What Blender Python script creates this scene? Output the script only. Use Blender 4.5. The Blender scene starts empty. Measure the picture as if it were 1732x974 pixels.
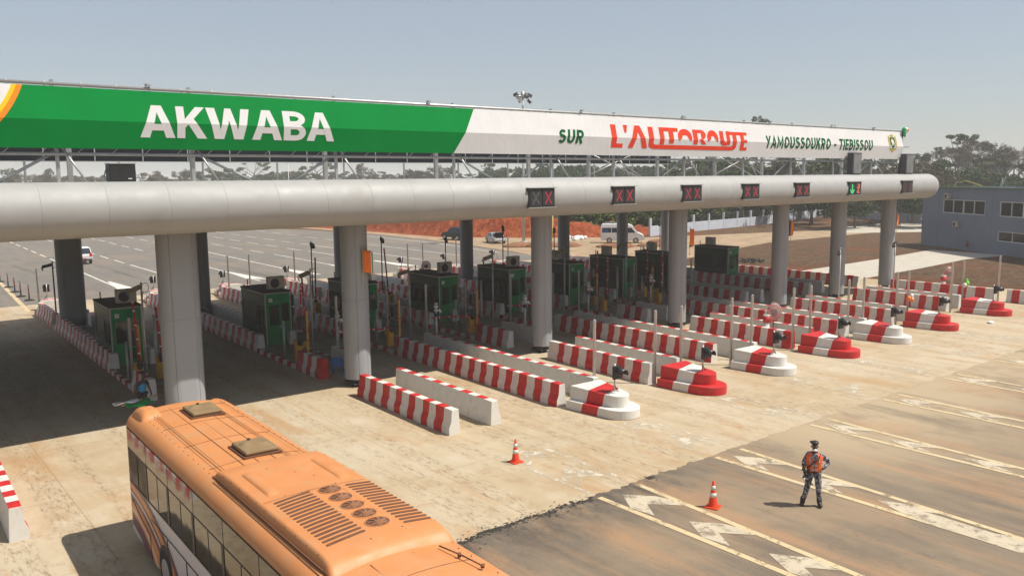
import bpy, bmesh, math, random
import numpy as np
from mathutils import Vector, Matrix, noise
from math import radians, sin, cos, pi

random.seed(7); np.random.seed(7)
S = bpy.context.scene
COL = S.collection

# ------------------------------------------------------------------ camera, sky, sun, exposure
PIT, TH, ROLL = radians(7.486), radians(38.956), radians(-0.5567)
F0 = Vector((sin(TH), cos(TH), 0)); R0 = Vector((cos(TH), -sin(TH), 0)); Z0 = Vector((0, 0, 1))
FW = F0*cos(PIT) - Z0*sin(PIT); U1 = F0*sin(PIT) + Z0*cos(PIT)
RT = R0*cos(ROLL) + U1*sin(ROLL); UP = -R0*sin(ROLL) + U1*cos(ROLL)
cd = bpy.data.cameras.new('camera'); cam = bpy.data.objects.new('camera', cd); COL.objects.link(cam)
cd.sensor_width = 36; cd.lens = 1414.67/1732*36; cd.clip_start = 0.1; cd.clip_end = 8000
m = Matrix((RT, UP, -FW)).transposed().to_4x4(); m.translation = Vector((0, 0, 9.0)); cam.matrix_world = m
S.camera = cam

SUN_EL = radians(57); SUN_AZ = Vector((0.68, -0.733, 0)).normalized()
sd = Vector((SUN_AZ.x*cos(SUN_EL), SUN_AZ.y*cos(SUN_EL), sin(SUN_EL)))
W = bpy.data.worlds.new('World'); S.world = W; W.use_nodes = True
wt = W.node_tree; wt.nodes.clear()
wo = wt.nodes.new('ShaderNodeOutputWorld'); wb = wt.nodes.new('ShaderNodeBackground'); sk = wt.nodes.new('ShaderNodeTexSky')
sk.sky_type = 'NISHITA'; sk.sun_disc = False; sk.sun_elevation = SUN_EL
sk.sun_rotation = math.atan2(SUN_AZ.x, SUN_AZ.y)
sk.altitude = 200; sk.air_density = 1.12; sk.dust_density = .8; sk.ozone_density = 2.3
wb.inputs['Strength'].default_value = 0.092
veil = wt.nodes.new('ShaderNodeMix'); veil.data_type = 'RGBA'      # thin high haze over the whole sky
veil.inputs[0].default_value = .55; veil.inputs[7].default_value = (4.35, 4.55, 4.85, 1)
wt.links.new(sk.outputs[0], veil.inputs[6]); wt.links.new(veil.outputs[2], wb.inputs[0]); wt.links.new(wb.outputs[0], wo.inputs[0])
sl = bpy.data.lights.new('sun', 'SUN'); sl.energy = 4.9; sl.angle = radians(0.55); sl.color = (1.0, 0.93, 0.82)
so = bpy.data.objects.new('sun', sl); COL.objects.link(so); so.rotation_euler = sd.to_track_quat('Z', 'Y').to_euler(); so.location = (0, 0, 60)
S.view_settings.view_transform = 'Standard'; S.view_settings.look = 'None'
S.view_settings.exposure = 0.29; S.view_settings.gamma = 1; S.view_settings.use_curve_mapping = False
S.render.engine = 'CYCLES'; S.cycles.use_denoising = True; S.cycles.max_bounces = 6
S.cycles.diffuse_bounces = 3; S.cycles.glossy_bounces = 3; S.cycles.transparent_max_bounces = 8; S.cycles.volume_bounces = 4
S.cycles.caustics_reflective = False; S.cycles.caustics_refractive = False

# ------------------------------------------------------------------ helpers
class MB:
    def __init__(s): s.v = []; s.f = []; s.m = []; s.sm = []
    def add(s, vs, fs, mi=0, smooth=False):
        b = len(s.v); s.v += [tuple(v) for v in vs]
        for f in fs: s.f.append(tuple(b+i for i in f)); s.m.append(mi); s.sm.append(smooth)
        return s
    def box(s, c, d, mi=0, rz=0.0, rx=0.0, ry=0.0):
        M = Matrix.Rotation(rz, 3, 'Z') @ Matrix.Rotation(ry, 3, 'Y') @ Matrix.Rotation(rx, 3, 'X')
        vs = []
        for z in (-.5, .5):
            for y in (-.5, .5):
                for x in (-.5, .5):
                    vs.append(M @ Vector((x*d[0], y*d[1], z*d[2])) + Vector(c))
        return s.add(vs, [(0,2,3,1),(4,5,7,6),(0,1,5,4),(2,6,7,3),(0,4,6,2),(1,3,7,5)], mi)
    def cyl(s, p0, p1, r0, r1=None, n=12, mi=0, caps=True, smooth=True):
        if r1 is None: r1 = r0
        p0 = Vector(p0); p1 = Vector(p1); q = (p1-p0).to_track_quat('Z', 'Y')
        vs = []
        for p, r in ((p0, r0), (p1, r1)):
            for i in range(n):
                a = 2*pi*i/n; vs.append(p + q @ Vector((r*cos(a), r*sin(a), 0)))
        s.add(vs, [(i, (i+1) % n, n+(i+1) % n, n+i) for i in range(n)], mi, smooth)
        if caps:
            s.add(vs[:n], [tuple(range(n-1, -1, -1))], mi); s.add(vs[n:], [tuple(range(n))], mi)
        return s
    def tube(s, pts, r, n=8, mi=0):
        for a, b in zip(pts[:-1], pts[1:]): s.cyl(a, b, r, r, n, mi)
        return s
    def prism(s, poly, z0, z1, mi=0, mtop=None):      # xy outline, counter-clockwise
        n = len(poly)
        vs = [(x, y, z0) for x, y in poly] + [(x, y, z1) for x, y in poly]
        s.add(vs, [(i, (i+1) % n, n+(i+1) % n, n+i) for i in range(n)], mi)
        s.add(vs, [tuple(range(n-1, -1, -1))], mi); s.add(vs, [tuple(range(n, 2*n))], mi if mtop is None else mtop)
        return s
    def extr(s, poly, y0, y1, mi=0):                 # xz outline extruded along y
        n = len(poly)
        vs = [(x, y0, z) for x, z in poly] + [(x, y1, z) for x, z in poly]
        s.add(vs, [(i, (i+1) % n, n+(i+1) % n, n+i) for i in range(n)], mi)
        s.add(vs, [tuple(range(n-1, -1, -1))], mi); s.add(vs, [tuple(range(n, 2*n))], mi)
        return s
    def lathe(s, prof, n=16, mi=0, c=(0, 0, 0), smooth=True):
        vs = []
        for r, z in prof:
            for i in range(n):
                a = 2*pi*i/n; vs.append((c[0]+r*cos(a), c[1]+r*sin(a), c[2]+z))
        fs = []
        for k in range(len(prof)-1):
            for i in range(n): fs.append((k*n+i, k*n+(i+1) % n, (k+1)*n+(i+1) % n, (k+1)*n+i))
        s.add(vs, fs, mi, smooth)
        s.add(vs[:n], [tuple(range(n-1, -1, -1))], mi); s.add(vs[-n:], [tuple(range(n))], mi)
        return s
    def ball(s, c, r, mi=0, n=12, k=8):
        if not hasattr(r, '__len__'): r = (r, r, r)
        vs = [(c[0], c[1], c[2]-r[2])]
        for j in range(1, k):
            t = pi*j/k - pi/2
            for i in range(n):
                a = 2*pi*i/n; vs.append((c[0]+r[0]*cos(t)*cos(a), c[1]+r[1]*cos(t)*sin(a), c[2]+r[2]*sin(t)))
        vs.append((c[0], c[1], c[2]+r[2])); fs = []
        for i in range(n): fs.append((0, 1+(i+1) % n, 1+i)); fs.append((len(vs)-1, 1+(k-2)*n+i, 1+(k-2)*n+(i+1) % n))
        for j in range(k-2):
            for i in range(n): fs.append((1+j*n+i, 1+j*n+(i+1) % n, 1+(j+1)*n+(i+1) % n, 1+(j+1)*n+i))
        return s.add(vs, fs, mi, True)
    def mesh(s, name, mats, fix=True):
        me = bpy.data.meshes.new(name); me.from_pydata(s.v, [], s.f)
        if not isinstance(mats, (list, tuple)): mats = [mats]
        for mm in mats: me.materials.append(mm)
        me.polygons.foreach_set('material_index', s.m); me.polygons.foreach_set('use_smooth', s.sm)
        if fix:
            b = bmesh.new(); b.from_mesh(me); bmesh.ops.remove_doubles(b, verts=b.verts, dist=1e-5)
            bmesh.ops.recalc_face_normals(b, faces=b.faces); b.to_mesh(me); b.free()
        me.update(); return me
    def build(s, name, mats, parent=None, loc=None, rz=0, bevel=0, fix=True):
        o = bpy.data.objects.new(name, s.mesh(name, mats, fix)); COL.objects.link(o)
        if parent is not None: o.parent = parent
        if loc is not None: o.location = loc
        o.rotation_euler[2] = rz
        if bevel:
            b = o.modifiers.new('bevel', 'BEVEL'); b.width = bevel; b.segments = 2; b.limit_method = 'ANGLE'
        return o

def obj_mesh(name, me, parent=None, loc=None, rz=0):
    o = bpy.data.objects.new(name, me); COL.objects.link(o)
    if parent is not None: o.parent = parent
    if loc is not None: o.location = loc
    o.rotation_euler[2] = rz
    return o
def tag(o, label=None, cat=None, group=None, kind=None):
    if label: o['label'] = label
    if cat: o['category'] = cat
    if group: o['group'] = group
    if kind: o['kind'] = kind
    return o
def thing(name, label, cat, loc=(0, 0, 0), rz=0, group=None):
    o = bpy.data.objects.new(name, None); COL.objects.link(o); o.location = loc; o.rotation_euler[2] = rz
    o.empty_display_size = .2
    return tag(o, label, cat, group)
CH = {}
def dup(root, loc, rz=0, label=None, group=None):
    r = root.copy(); COL.objects.link(r); r.location = loc; r.rotation_euler = (0, 0, rz)
    if label: r['label'] = label
    if group: r['group'] = group
    for ch in [c for c in COL.objects if c.parent == root]:
        c = ch.copy(); COL.objects.link(c); c.parent = r
        for g in [q for q in COL.objects if q.parent == ch]:
            d = g.copy(); COL.objects.link(d); d.parent = c
    return r
ORD = ['zeroth','first','second','third','fourth','fifth','sixth','seventh','eighth','ninth','tenth']

# ------------------------------------------------------------------ materials
class NT:
    def __init__(s, name):
        s.mat = bpy.data.materials.new(name); s.mat.use_nodes = True; s.t = s.mat.node_tree
        s.b = s.t.nodes['Principled BSDF']; s.o = s.t.nodes['Material Output']
    def n(s, ty, **kw):
        nd = s.t.nodes.new(ty)
        for k, v in kw.items():
            if k in nd.inputs: s.set(nd.inputs[k], v)
            else: setattr(nd, k, v)
        return nd
    def set(s, sock, v):
        if isinstance(v, bpy.types.NodeSocket): s.t.links.new(v, sock)
        elif isinstance(v, (tuple, list)) and sock.type == 'RGBA' and len(v) == 3: sock.default_value = (*v, 1)
        else: sock.default_value = v
    def coord(s, scale=(1, 1, 1), kind='Object', rot=(0, 0, 0), loc=(0, 0, 0)):
        tc = s.n('ShaderNodeTexCoord'); mp = s.n('ShaderNodeMapping')
        s.t.links.new(tc.outputs[kind], mp.inputs[0])
        mp.inputs['Scale'].default_value = scale; mp.inputs['Rotation'].default_value = rot; mp.inputs['Location'].default_value = loc
        return mp.outputs[0]
    def noise(s, vec, scale, detail=4, rough=.55, dist=0):
        nd = s.n('ShaderNodeTexNoise'); s.t.links.new(vec, nd.inputs['Vector'])
        nd.inputs['Scale'].default_value = scale; nd.inputs['Detail'].default_value = detail
        nd.inputs['Roughness'].default_value = rough; nd.inputs['Distortion'].default_value = dist
        return nd.outputs[0]
    def ramp(s, fac, *stops):
        nd = s.n('ShaderNodeValToRGB'); s.t.links.new(fac, nd.inputs[0]); cr = nd.color_ramp
        while len(cr.elements) < len(stops): cr.elements.new(.5)
        for e, (p, c) in zip(cr.elements, stops):
            e.position = p; e.color = (c, c, c, 1) if not hasattr(c, '__len__') else (*c, 1)
        return nd.outputs[0]
    def mix(s, fac, a, b, mode='MIX'):
        nd = s.n('ShaderNodeMix', data_type='RGBA', blend_type=mode)
        s.set(nd.inputs[0], fac); s.set(nd.inputs[6], a); s.set(nd.inputs[7], b)
        return nd.outputs[2]
    def math(s, op, a, b=0.0):
        nd = s.n('ShaderNodeMath', operation=op); s.set(nd.inputs[0], a); s.set(nd.inputs[1], b); return nd.outputs[0]
    def bump(s, h, strength=.3, dist=.02):
        nd = s.n('ShaderNodeBump'); s.t.links.new(h, nd.inputs['Height']); nd.inputs['Strength'].default_value = strength
        nd.inputs['Distance'].default_value = dist; s.t.links.new(nd.outputs[0], s.b.inputs['Normal'])
    def p(s, **kw):
        for k, v in kw.items(): s.set(s.b.inputs[k.replace('_', ' ')], v)
        return s
def M(name, col, rough=.6, metal=0, var=.12, scale=3.0, dirt=None, bump=0, spec=.4, dscale=2.0, dlo=.5, dhi=.75):
    t = NT(name); c = t.coord()
    nz = t.noise(c, scale, 5, .6)
    lo = tuple(x*(1-var) for x in col); hi = tuple(min(1, x*(1+var)) for x in col)
    base = t.ramp(nz, (.3, lo), (.7, hi))
    if dirt:
        d = t.noise(c, dscale, 7, .7, .4); base = t.mix(t.ramp(d, (dlo, 0), (dhi, .75)), base, dirt)
    t.p(Base_Color=base, Roughness=t.ramp(t.noise(c, scale*2, 4), (.3, max(0, rough-.08)), (.7, min(1, rough+.08))), Metallic=metal)
    t.b.inputs['Specular IOR Level'].default_value = spec
    if bump: t.bump(t.noise(c, scale*6, 6), bump, .01)
    return t.mat
def EM(name, col, st):
    t = NT(name); t.p(Base_Color=(0, 0, 0), Emission_Color=col, Emission_Strength=st, Roughness=.4); return t.mat

DUST = (.36, .26, .16)
m_white = M('white_paint', (.63, .61, .565), .7, var=.06, dirt=(.34, .28, .20), dscale=3.2, dlo=.54, dhi=.78, bump=.15)
m_red = M('red_paint', (.50, .018, .02), .55, var=.12, dirt=(.36, .15, .11), dscale=3.4, dlo=.56, dhi=.82, bump=.15)
m_kerbtop = M('island_concrete', (.33, .28, .21), .9, dirt=(.2, .15, .1), bump=.2)
m_alu = M('silver_cladding', (.335, .335, .33), .62, .12, var=.05, scale=.8, dirt=(.23, .215, .19), dscale=.5, dlo=.55, dhi=.95, bump=.06)
m_col = M('grey_cladding', (.30, .31, .325), .6, .1, var=.05, scale=.7, dirt=(.27, .25, .22), dscale=.8, dlo=.6, dhi=.95)
m_gap = M('dark_gap', (.05, .05, .05), .8)
m_soffit = M('soffit_panel', (.05, .05, .052), .7)
m_steel = M('galvanised_steel', (.42, .42, .41), .45, .6, var=.1, scale=6)
m_pole = M('grey_pole_paint', (.46, .45, .43), .45, .3, var=.08, scale=4, dirt=(.3, .25, .18), dlo=.6, dhi=.9)
m_black = M('black_plastic', (.018, .018, .02), .45, var=.2)
m_dark = M('dark_grey_metal', (.06, .06, .065), .5, .2)
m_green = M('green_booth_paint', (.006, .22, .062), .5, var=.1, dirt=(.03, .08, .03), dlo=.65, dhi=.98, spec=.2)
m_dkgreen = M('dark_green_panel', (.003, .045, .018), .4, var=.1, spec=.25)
m_trim = M('booth_aluminium_trim', (.42, .40, .35), .5, .3)
m_roofdk = M('booth_roof_sheet', (.055, .045, .035), .8, dirt=(.14, .10, .06), dlo=.45, dhi=.8)
m_glass = NT('dark_window_glass').p(Base_Color=(.02, .026, .024), Roughness=.05).mat
m_yellow = M('yellow_cabinet_paint', (.62, .30, .018), .5, var=.08, dirt=(.3, .18, .06), dlo=.6, dhi=.9)
m_redarm = M('red_arm_paint', (.42, .015, .02), .4)
m_ac = M('air_conditioner_casing', (.46, .42, .34), .55, var=.05, dirt=(.3, .25, .17), dlo=.55, dhi=.85)
m_plate = M('white_notice', (.66, .65, .62), .5)
m_blue = M('blue_plastic', (.02, .09, .30), .45)
m_orangeflag = M('orange_cloth', (.80, .17, .015), .8)
m_whiteflag = M('white_cloth', (.75, .75, .72), .8)
m_greenflag = M('green_cloth', (.01, .28, .07), .8)
m_wood = M('pale_wood', (.55, .38, .14), .7)
m_skin = M('dark_skin', (.05, .026, .016), .5)
m_rubber = M('tyre_rubber', (.02, .02, .02), .85)
m_coneo = M('orange_cone_plastic', (.78, .06, .015), .5)
m_bldg = M('blue_grey_render', (.150, .178, .225), .85, var=.05, scale=.6, dirt=(.17, .195, .235), dscale=.5, bump=.15)
m_wallw = M('pale_wall_paint', (.46, .50, .57), .85, var=.06, scale=.5, dirt=(.36, .34, .30), dscale=.6)
m_frame = M('white_window_frame', (.6, .6, .58), .5)
m_bluewin = NT('blue_grey_window_glass').p(Base_Color=(.018, .02, .022), Roughness=.03, IOR=1.28).mat
m_trunk = M('tree_bark', (.16, .135, .11), .9, var=.25, bump=.4)

def leaf_mat(name, dark, mid, light):
    t = NT(name); g = t.n('ShaderNodeNewGeometry')
    r = t.ramp(g.outputs['Random Per Island'], (0, dark), (.5, mid), (1, light))
    c = t.noise(t.coord(), .25, 3); t.p(Base_Color=t.mix(t.ramp(c, (.35, 0), (.65, .6)), r, dark), Roughness=.75)
    t.b.inputs['Specular IOR Level'].default_value = .2
    return t.mat
l_dense = leaf_mat('dense_foliage', (.018, .050, .009), (.042, .094, .016), (.078, .140, .028))
l_olive = leaf_mat('olive_foliage', (.032, .048, .015), (.07, .09, .025), (.12, .13, .037))
l_dry = leaf_mat('dry_foliage', (.06, .05, .03), (.11, .085, .05), (.15, .12, .07))
l_bush = leaf_mat('bush_foliage', (.026, .055, .010), (.065, .115, .018), (.15, .18, .035))

# ground materials --------------------------------------------------
def mat_terrain():
    t = NT('bare_earth'); c = t.coord()
    n1 = t.noise(c, .12, 8, .65); n2 = t.noise(c, 1.1, 8, .7, .3); n3 = t.noise(t.coord((.35, 1.6, 1), rot=(0, 0, .5)), .8, 6, .7, .6)
    brown = t.ramp(n2, (.25, (.06, .037, .022)), (.5, (.145, .092, .056)), (.75, (.22, .148, .092)))
    brown = t.mix(t.ramp(n3, (.42, 0), (.62, .85)), brown, (.20, .125, .076))
    brown = t.mix(t.ramp(n1, (.5, 0), (.66, .7)), brown, (.19, .09, .045))
    a = t.n('ShaderNodeAttribute', attribute_name='redness')
    nr = t.noise(t.coord((1, 1, .35)), .9, 9, .72, .5)
    red = t.ramp(nr, (.30, (.10, .024, .010)), (.46, (.32, .072, .026)), (.6, (.45, .125, .048)), (.75, (.46, .22, .11)))
    b = t.n('ShaderNodeAttribute', attribute_name='greenness')
    gr = t.ramp(t.noise(c, .5, 8, .7), (.3, (.05, .065, .02)), (.5, (.10, .105, .032)), (.7, (.26, .16, .075)))
    base = t.mix(a.outputs['Fac'], brown, red); base = t.mix(b.outputs['Fac'], base, gr)
    t.p(Base_Color=base, Roughness=.95); t.b.inputs['Specular IOR Level'].default_value = .1
    t.bump(t.math('ADD', n2, t.math('MULTIPLY', nr, 2.0)), 1.0, .45); return t.mat
def mat_concrete():
    t = NT('dusty_concrete'); c = t.coord()
    big = t.noise(c, .13, 6, .6); mid = t.noise(c, .7, 8, .65, .3); fine = t.noise(c, 9, 6, .7)
    streak = t.noise(t.coord((1.5, .10, 1)), 1.0, 8, .7, .2)
    base = t.ramp(mid, (.3, (.37, .285, .18)), (.52, (.42, .335, .222)), (.72, (.465, .39, .28)))
    base = t.mix(t.ramp(big, (.42, 0), (.6, .65)), base, (.48, .415, .31))
    base = t.mix(t.ramp(streak, (.52, 0), (.75, .38)), base, (.32, .22, .125))
    # dark tyre-worn speckled tracks
    tr = t.noise(t.coord((2.2, .05, 1), loc=(3, 0, 0)), .55, 3, .6); sp = t.noise(t.coord((4, 1.1, 1)), 2.2, 9, .8)
    base = t.mix(t.math('MULTIPLY', t.ramp(tr, (.47, 0), (.58, 1)), t.ramp(sp, (.49, 0), (.63, .85))), base, (.16, .105, .06))
    # rust coloured soil
    so_ = t.noise(t.coord((1.2, .3, 1), loc=(9, 4, 0)), .5, 7, .7, .5)
    base = t.mix(t.ramp(so_, (.53, 0), (.68, .65)), base, (.37, .215, .095))
    pr_ = t.noise(t.coord((1, .8, 1), loc=(21, 3, 0)), 1.4, 9, .78, .4); base = t.mix(t.ramp(pr_, (.55, 0), (.68, .55)), base, (.33, .21, .11))
    # cleaned pale patches
    cp = t.noise(t.coord((1, .5, 1), loc=(40, 7, 0)), .6, 6, .6)
    base = t.mix(t.ramp(cp, (.58, 0), (.72, .5)), base, (.53, .475, .385))
    # oil spots
    ok = t.noise(c, 3.5, 8, .8); base = t.mix(t.ramp(ok, (.66, 0), (.74, .75)), base, (.10, .075, .05))
    # slab joints
    sx = t.n('ShaderNodeSeparateXYZ'); t.t.links.new(c, sx.inputs[0])
    wob = t.math('MULTIPLY', t.math('SUBTRACT', t.noise(c, 2.0, 3), .5), .05)
    jx = t.math('ABSOLUTE', t.math('SUBTRACT', t.math('FRACT', t.math('DIVIDE', t.math('ADD', sx.outputs[0], wob), 4.6)), .5))
    jy = t.math('ABSOLUTE', t.math('SUBTRACT', t.math('FRACT', t.math('DIVIDE', t.math('ADD', sx.outputs[1], wob), 5.2)), .5))
    j = t.math('MAXIMUM', t.ramp(jx, (.4965, 0), (.4985, 1)), t.ramp(jy, (.4965, 0), (.4985, 1)))
    base = t.mix(t.math('MULTIPLY', j, .55), base, (.17, .12, .075))
    t.p(Base_Color=base, Roughness=.9); t.b.inputs['Specular IOR Level'].default_value = .2
    t.bump(t.math('ADD', fine, t.math('MULTIPLY', j, -2)), .25, .012); return t.mat
def mat_asphalt(name, dusty):
    t = NT(name); c = t.coord()
    big = t.noise(c, .12, 6, .65, .3); mid = t.noise(t.coord((1.3, .22, 1)), .9, 8, .7, .3); fine = t.noise(c, 30, 3, .7)
    if dusty:
        base = t.ramp(mid, (.25, (.105, .082, .058)), (.5, (.180, .138, .093)), (.75, (.265, .195, .122)))
        base = t.mix(t.ramp(big, (.48, 0), (.62, .7)), base, (.30, .215, .13))
        tr = t.noise(t.coord((1.6, .06, 1), loc=(5, 0, 0)), .8, 4, .6)
        base = t.mix(t.ramp(tr, (.50, 0), (.68, .65)), base, (.35, .205, .105))
        sp = t.noise(t.coord((3, 1, 1)), 2.5, 9, .8); base = t.mix(t.math('MULTIPLY', t.ramp(sp, (.56, 0), (.7, .8)), t.ramp(tr, (.4, .2), (.55, 1))), base, (.065, .05, .04))
        ok = t.noise(c, 2.6, 9, .8); base = t.mix(t.ramp(ok, (.60, 0), (.70, .7)), base, (.055, .045, .036))
        sy = t.n('ShaderNodeSeparateXYZ'); t.t.links.new(c, sy.inputs[0])
        em = t.n('ShaderNodeMapRange', interpolation_type='SMOOTHSTEP'); t.t.links.new(sy.outputs[1], em.inputs[0]); em.inputs[1].default_value = 13.2; em.inputs[2].default_value = 16.4
        lm = t.n('ShaderNodeMapRange', interpolation_type='SMOOTHSTEP'); t.t.links.new(sy.outputs[0], lm.inputs[0]); lm.inputs[1].default_value = 21.5; lm.inputs[2].default_value = 17.5
        oil = t.math('MULTIPLY', t.math('MULTIPLY', em.outputs[0], lm.outputs[0]), t.ramp(t.noise(t.coord((1, .5, 1), loc=(3, 3, 0)), 1.1, 9, .75), (.36, 0), (.58, .9)))
        base = t.mix(oil, base, (.042, .036, .030))
        # sand blown off the concrete lies along its edge, thickest on the right
        sx = t.n('ShaderNodeSeparateXYZ'); t.t.links.new(c, sx.inputs[0])
        near = t.n('ShaderNodeMapRange', interpolation_type='SMOOTHSTEP'); t.t.links.new(sx.outputs[1], near.inputs[0]); near.inputs[1].default_value = 8; near.inputs[2].default_value = 15.5
        rgt = t.n('ShaderNodeMapRange', interpolation_type='SMOOTHSTEP'); t.t.links.new(sx.outputs[0], rgt.inputs[0]); rgt.inputs[1].default_value = 20; rgt.inputs[2].default_value = 27
        sand = t.math('MULTIPLY', t.math('MULTIPLY', near.outputs[0], rgt.outputs[0]), t.ramp(t.noise(t.coord((1, .6, 1)), 0.45, 7, .7), (.28, 0), (.52, 1)))
        base = t.mix(sand, base, (.40, .31, .195))
        # red earth carried along the carriageway
        rs = t.noise(t.coord((.7, .25, 1), loc=(2, 31, 0)), .8, 6, .65); base = t.mix(t.ramp(rs, (.52, 0), (.70, .6)), base, (.38, .21, .10))
        dk = t.noise(t.coord((1.1, .12, 1), loc=(14, 2, 0)), .6, 7, .7, .3); base = t.mix(t.ramp(dk, (.54, 0), (.68, .6)), base, (.085, .068, .052))
    else:
        base = t.ramp(mid, (.25, (.125, .112, .098)), (.5, (.165, .150, .130)), (.75, (.21, .185, .155)))
        base = t.mix(t.ramp(big, (.47, 0), (.65, .55)), base, (.25, .19, .135))
        sk_ = t.noise(t.coord((1.2, .07, 1), rot=(0, 0, .25)), .5, 5, .6, .8); base = t.mix(t.ramp(sk_, (.60, 0), (.70, .6)), base, (.07, .062, .056))
    t.p(Base_Color=t.mix(.12, base, t.ramp(fine, (.3, .05), (.7, .4))), Roughness=.9); t.b.inputs['Specular IOR Level'].default_value = .2
    t.bump(fine, .3, .006); return t.mat
def mat_marking(name, col, lo, hi, under):
    t = NT(name); c = t.coord(); n = t.noise(c, 2.2, 9, .75, .3)
    d = t.noise(c, .9, 5, .6); t.p(Base_Color=t.mix(t.ramp(d, (.4, 0), (.7, .45)), col, under), Roughness=.8, Alpha=t.ramp(n, (lo, 1), (hi, .12))); return t.mat
g_terrain = mat_terrain(); g_conc = mat_concrete(); g_asph = mat_asphalt('dusty_asphalt', True); g_plaza = mat_asphalt('grey_asphalt', False)
k_white = mat_marking('worn_white_marking', (.50, .43, .32), .50, .64, (.40, .33, .23))
k_yellow = mat_marking('worn_yellow_marking', (.56, .44, .26), .52, .66, (.44, .34, .2))
k_faint = mat_marking('faded_marking', (.54, .49, .39), .42, .54, (.47, .40, .29))
k_far = mat_marking('plain_white_marking', (.70, .68, .62), .55, .68, (.3, .27, .22))
g_dirt = M('sandy_track', (.33, .24, .15), .95, var=.25, scale=.5, dirt=(.27, .15, .08), dscale=.3, bump=.3)
g_path = M('pale_concrete_path', (.44, .405, .34), .9, var=.12, scale=.8, dirt=(.36, .26, .16), dlo=.55, dhi=.8)
g_tar = M('black_bitumen', (.03, .027, .024), .8, var=.4, scale=5)

# ------------------------------------------------------------------ terrain
BANK = [(73, 4000), (73, 260), (72.4, 143), (74, 109.5), (81, 99.5), (89, 91.5), (96, 89.5), (110, 93.0), (134, 95), (176, 106.5), (260, 131), (4000, 1200)]
BA = np.array(BANK)
def bank_s(P):
    P = np.asarray(P, float); d = np.full(len(P), 1e9); ins = np.zeros(len(P), bool)
    for a, b in zip(BA[:-1], BA[1:]):
        ab = b-a; t = np.clip(((P-a) @ ab)/(ab @ ab), 0, 1); d = np.minimum(d, np.linalg.norm(P-(a+t[:, None]*ab), axis=1))
    poly = np.vstack([BA, [[4000, 4000]]])
    for i in range(len(poly)):
        a = poly[i]; b = poly[(i+1) % len(poly)]
        c = ((a[1] > P[:, 1]) != (b[1] > P[:, 1])) & (P[:, 0] < (b[0]-a[0])*(P[:, 1]-a[1])/(b[1]-a[1]+1e-12)+a[0]); ins ^= c
    return np.where(ins, d, -d)
def tz(P):
    s = bank_s(P); x = P[:, 0]; y = P[:, 1]
    wgt = np.clip((98-x)/12, 0, 1)                     # steep cut on the left, soft slope beyond the wall
    st = np.clip(s/3.2, 0, 1); st = st*st*(3-2*st); so2 = np.clip(s/30, 0, 1)
    H = 2.9*wgt*st + (1-wgt)*1.6*so2 + np.clip(s, 0, 60)*.02
    rough = np.array([noise.noise(Vector((a*.35, b*.35, 0)))*.5+noise.noise(Vector((a*.7, b*.7, 5)))*.45 for a, b in P])
    return np.where(s > 0, H + rough*np.clip(s/2, 0, 1)*1.15, 0)
def tz1(x, y): return float(tz(np.array([[x, y]]))[0])
xs = np.concatenate([[-4000, -2000, -900, -400, -150], np.arange(-60, 64, 12), np.arange(64, 150, .9), np.arange(150, 320, 4), [340, 420, 600, 1000, 2000, 4000]])
ys = np.concatenate([[-4000, -2000, -900, -400, -150], np.arange(-60, 80, 10), np.arange(80, 160, 1.0), np.arange(160, 330, 5), [340, 420, 600, 1000, 2000, 4000]])
GX, GY = np.meshgrid(xs, ys); P2 = np.stack([GX.ravel(), GY.ravel()], 1); ZZ = tz(P2)
nx = len(xs); ny = len(ys)
fs = [(j*nx+i, j*nx+i+1, (j+1)*nx+i+1, (j+1)*nx+i) for j in range(ny-1) for i in range(nx-1)]
me = bpy.data.meshes.new('terrain'); me.from_pydata([(a, b, c) for (a, b), c in zip(P2, ZZ)], [], fs); me.materials.append(g_terrain)
me.polygons.foreach_set('use_smooth', [True]*len(fs))
sv = bank_s(P2); nz_ = np.array([noise.noise(Vector((a*.12, b*.12, 2))) for a, b in P2])
red = np.where((sv > -6) & (P2[:, 0] < 150), np.clip((sv+5)/4, 0, 1)*np.clip((9+5*nz_-sv)/3, 0, 1)*np.clip((125-P2[:, 0])/20, .0, 1), 0)
red = np.maximum(red, np.clip(nz_*1.6-.35, 0, .55)*(P2[:, 0] > 62))
grn = np.where(sv > 3, np.clip((sv-7-5*nz_)/4, 0, 1), 0)
out = (P2[:, 0] < 8) | (P2[:, 1] > 200); grn = np.where(out & (sv < 0), .7, grn)
for nm, ar in (('redness', red), ('greenness', grn)):
    at = me.attributes.new(nm, 'FLOAT', 'POINT'); at.data.foreach_set('value', ar.astype(np.float32))
tag(obj_mesh('terrain', me), kind='structure')

def sheet(name, poly, z, mt, grid=None):
    b = MB(); b.add([(x, y, z) for x, y in poly], [tuple(range(len(poly)))]); o = b.build(name, mt); tag(o, kind='structure')
    return o
def edge_noise(x, k=1.0, a=.24): return (a if x < 21 else a*.45)*(noise.noise(Vector((x*k, 3.1, 0)))+.6*noise.noise(Vector((x*k*3.7, 9, 0)))+.4*noise.noise(Vector((x*k*11, 5, 0))))
sheet('asphalt_road', [(-60, -80), (110, -80), (110, 17.2), (-60, 17.2)], .004, g_asph)
sheet('asphalt_plaza', [(-60, 66), (61.0, 66), (64.2, 79), (67.6, 98.3), (69.2, 120), (66.8, 142), (60, 160), (52, 420), (-80, 420)], .004, g_plaza)
cx_ = np.arange(-40, 75.01, .12)
edge = [(x, 16.35+edge_noise(x)) for x in cx_]
sheet('concrete_apron', edge+[(72, 20), (69.5, 38), (67.5, 52), (64, 66), (60.5, 70.2), (-40, 70.2)], .008, g_conc)
tb = MB(); rs_ = random.Random(4)
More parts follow.
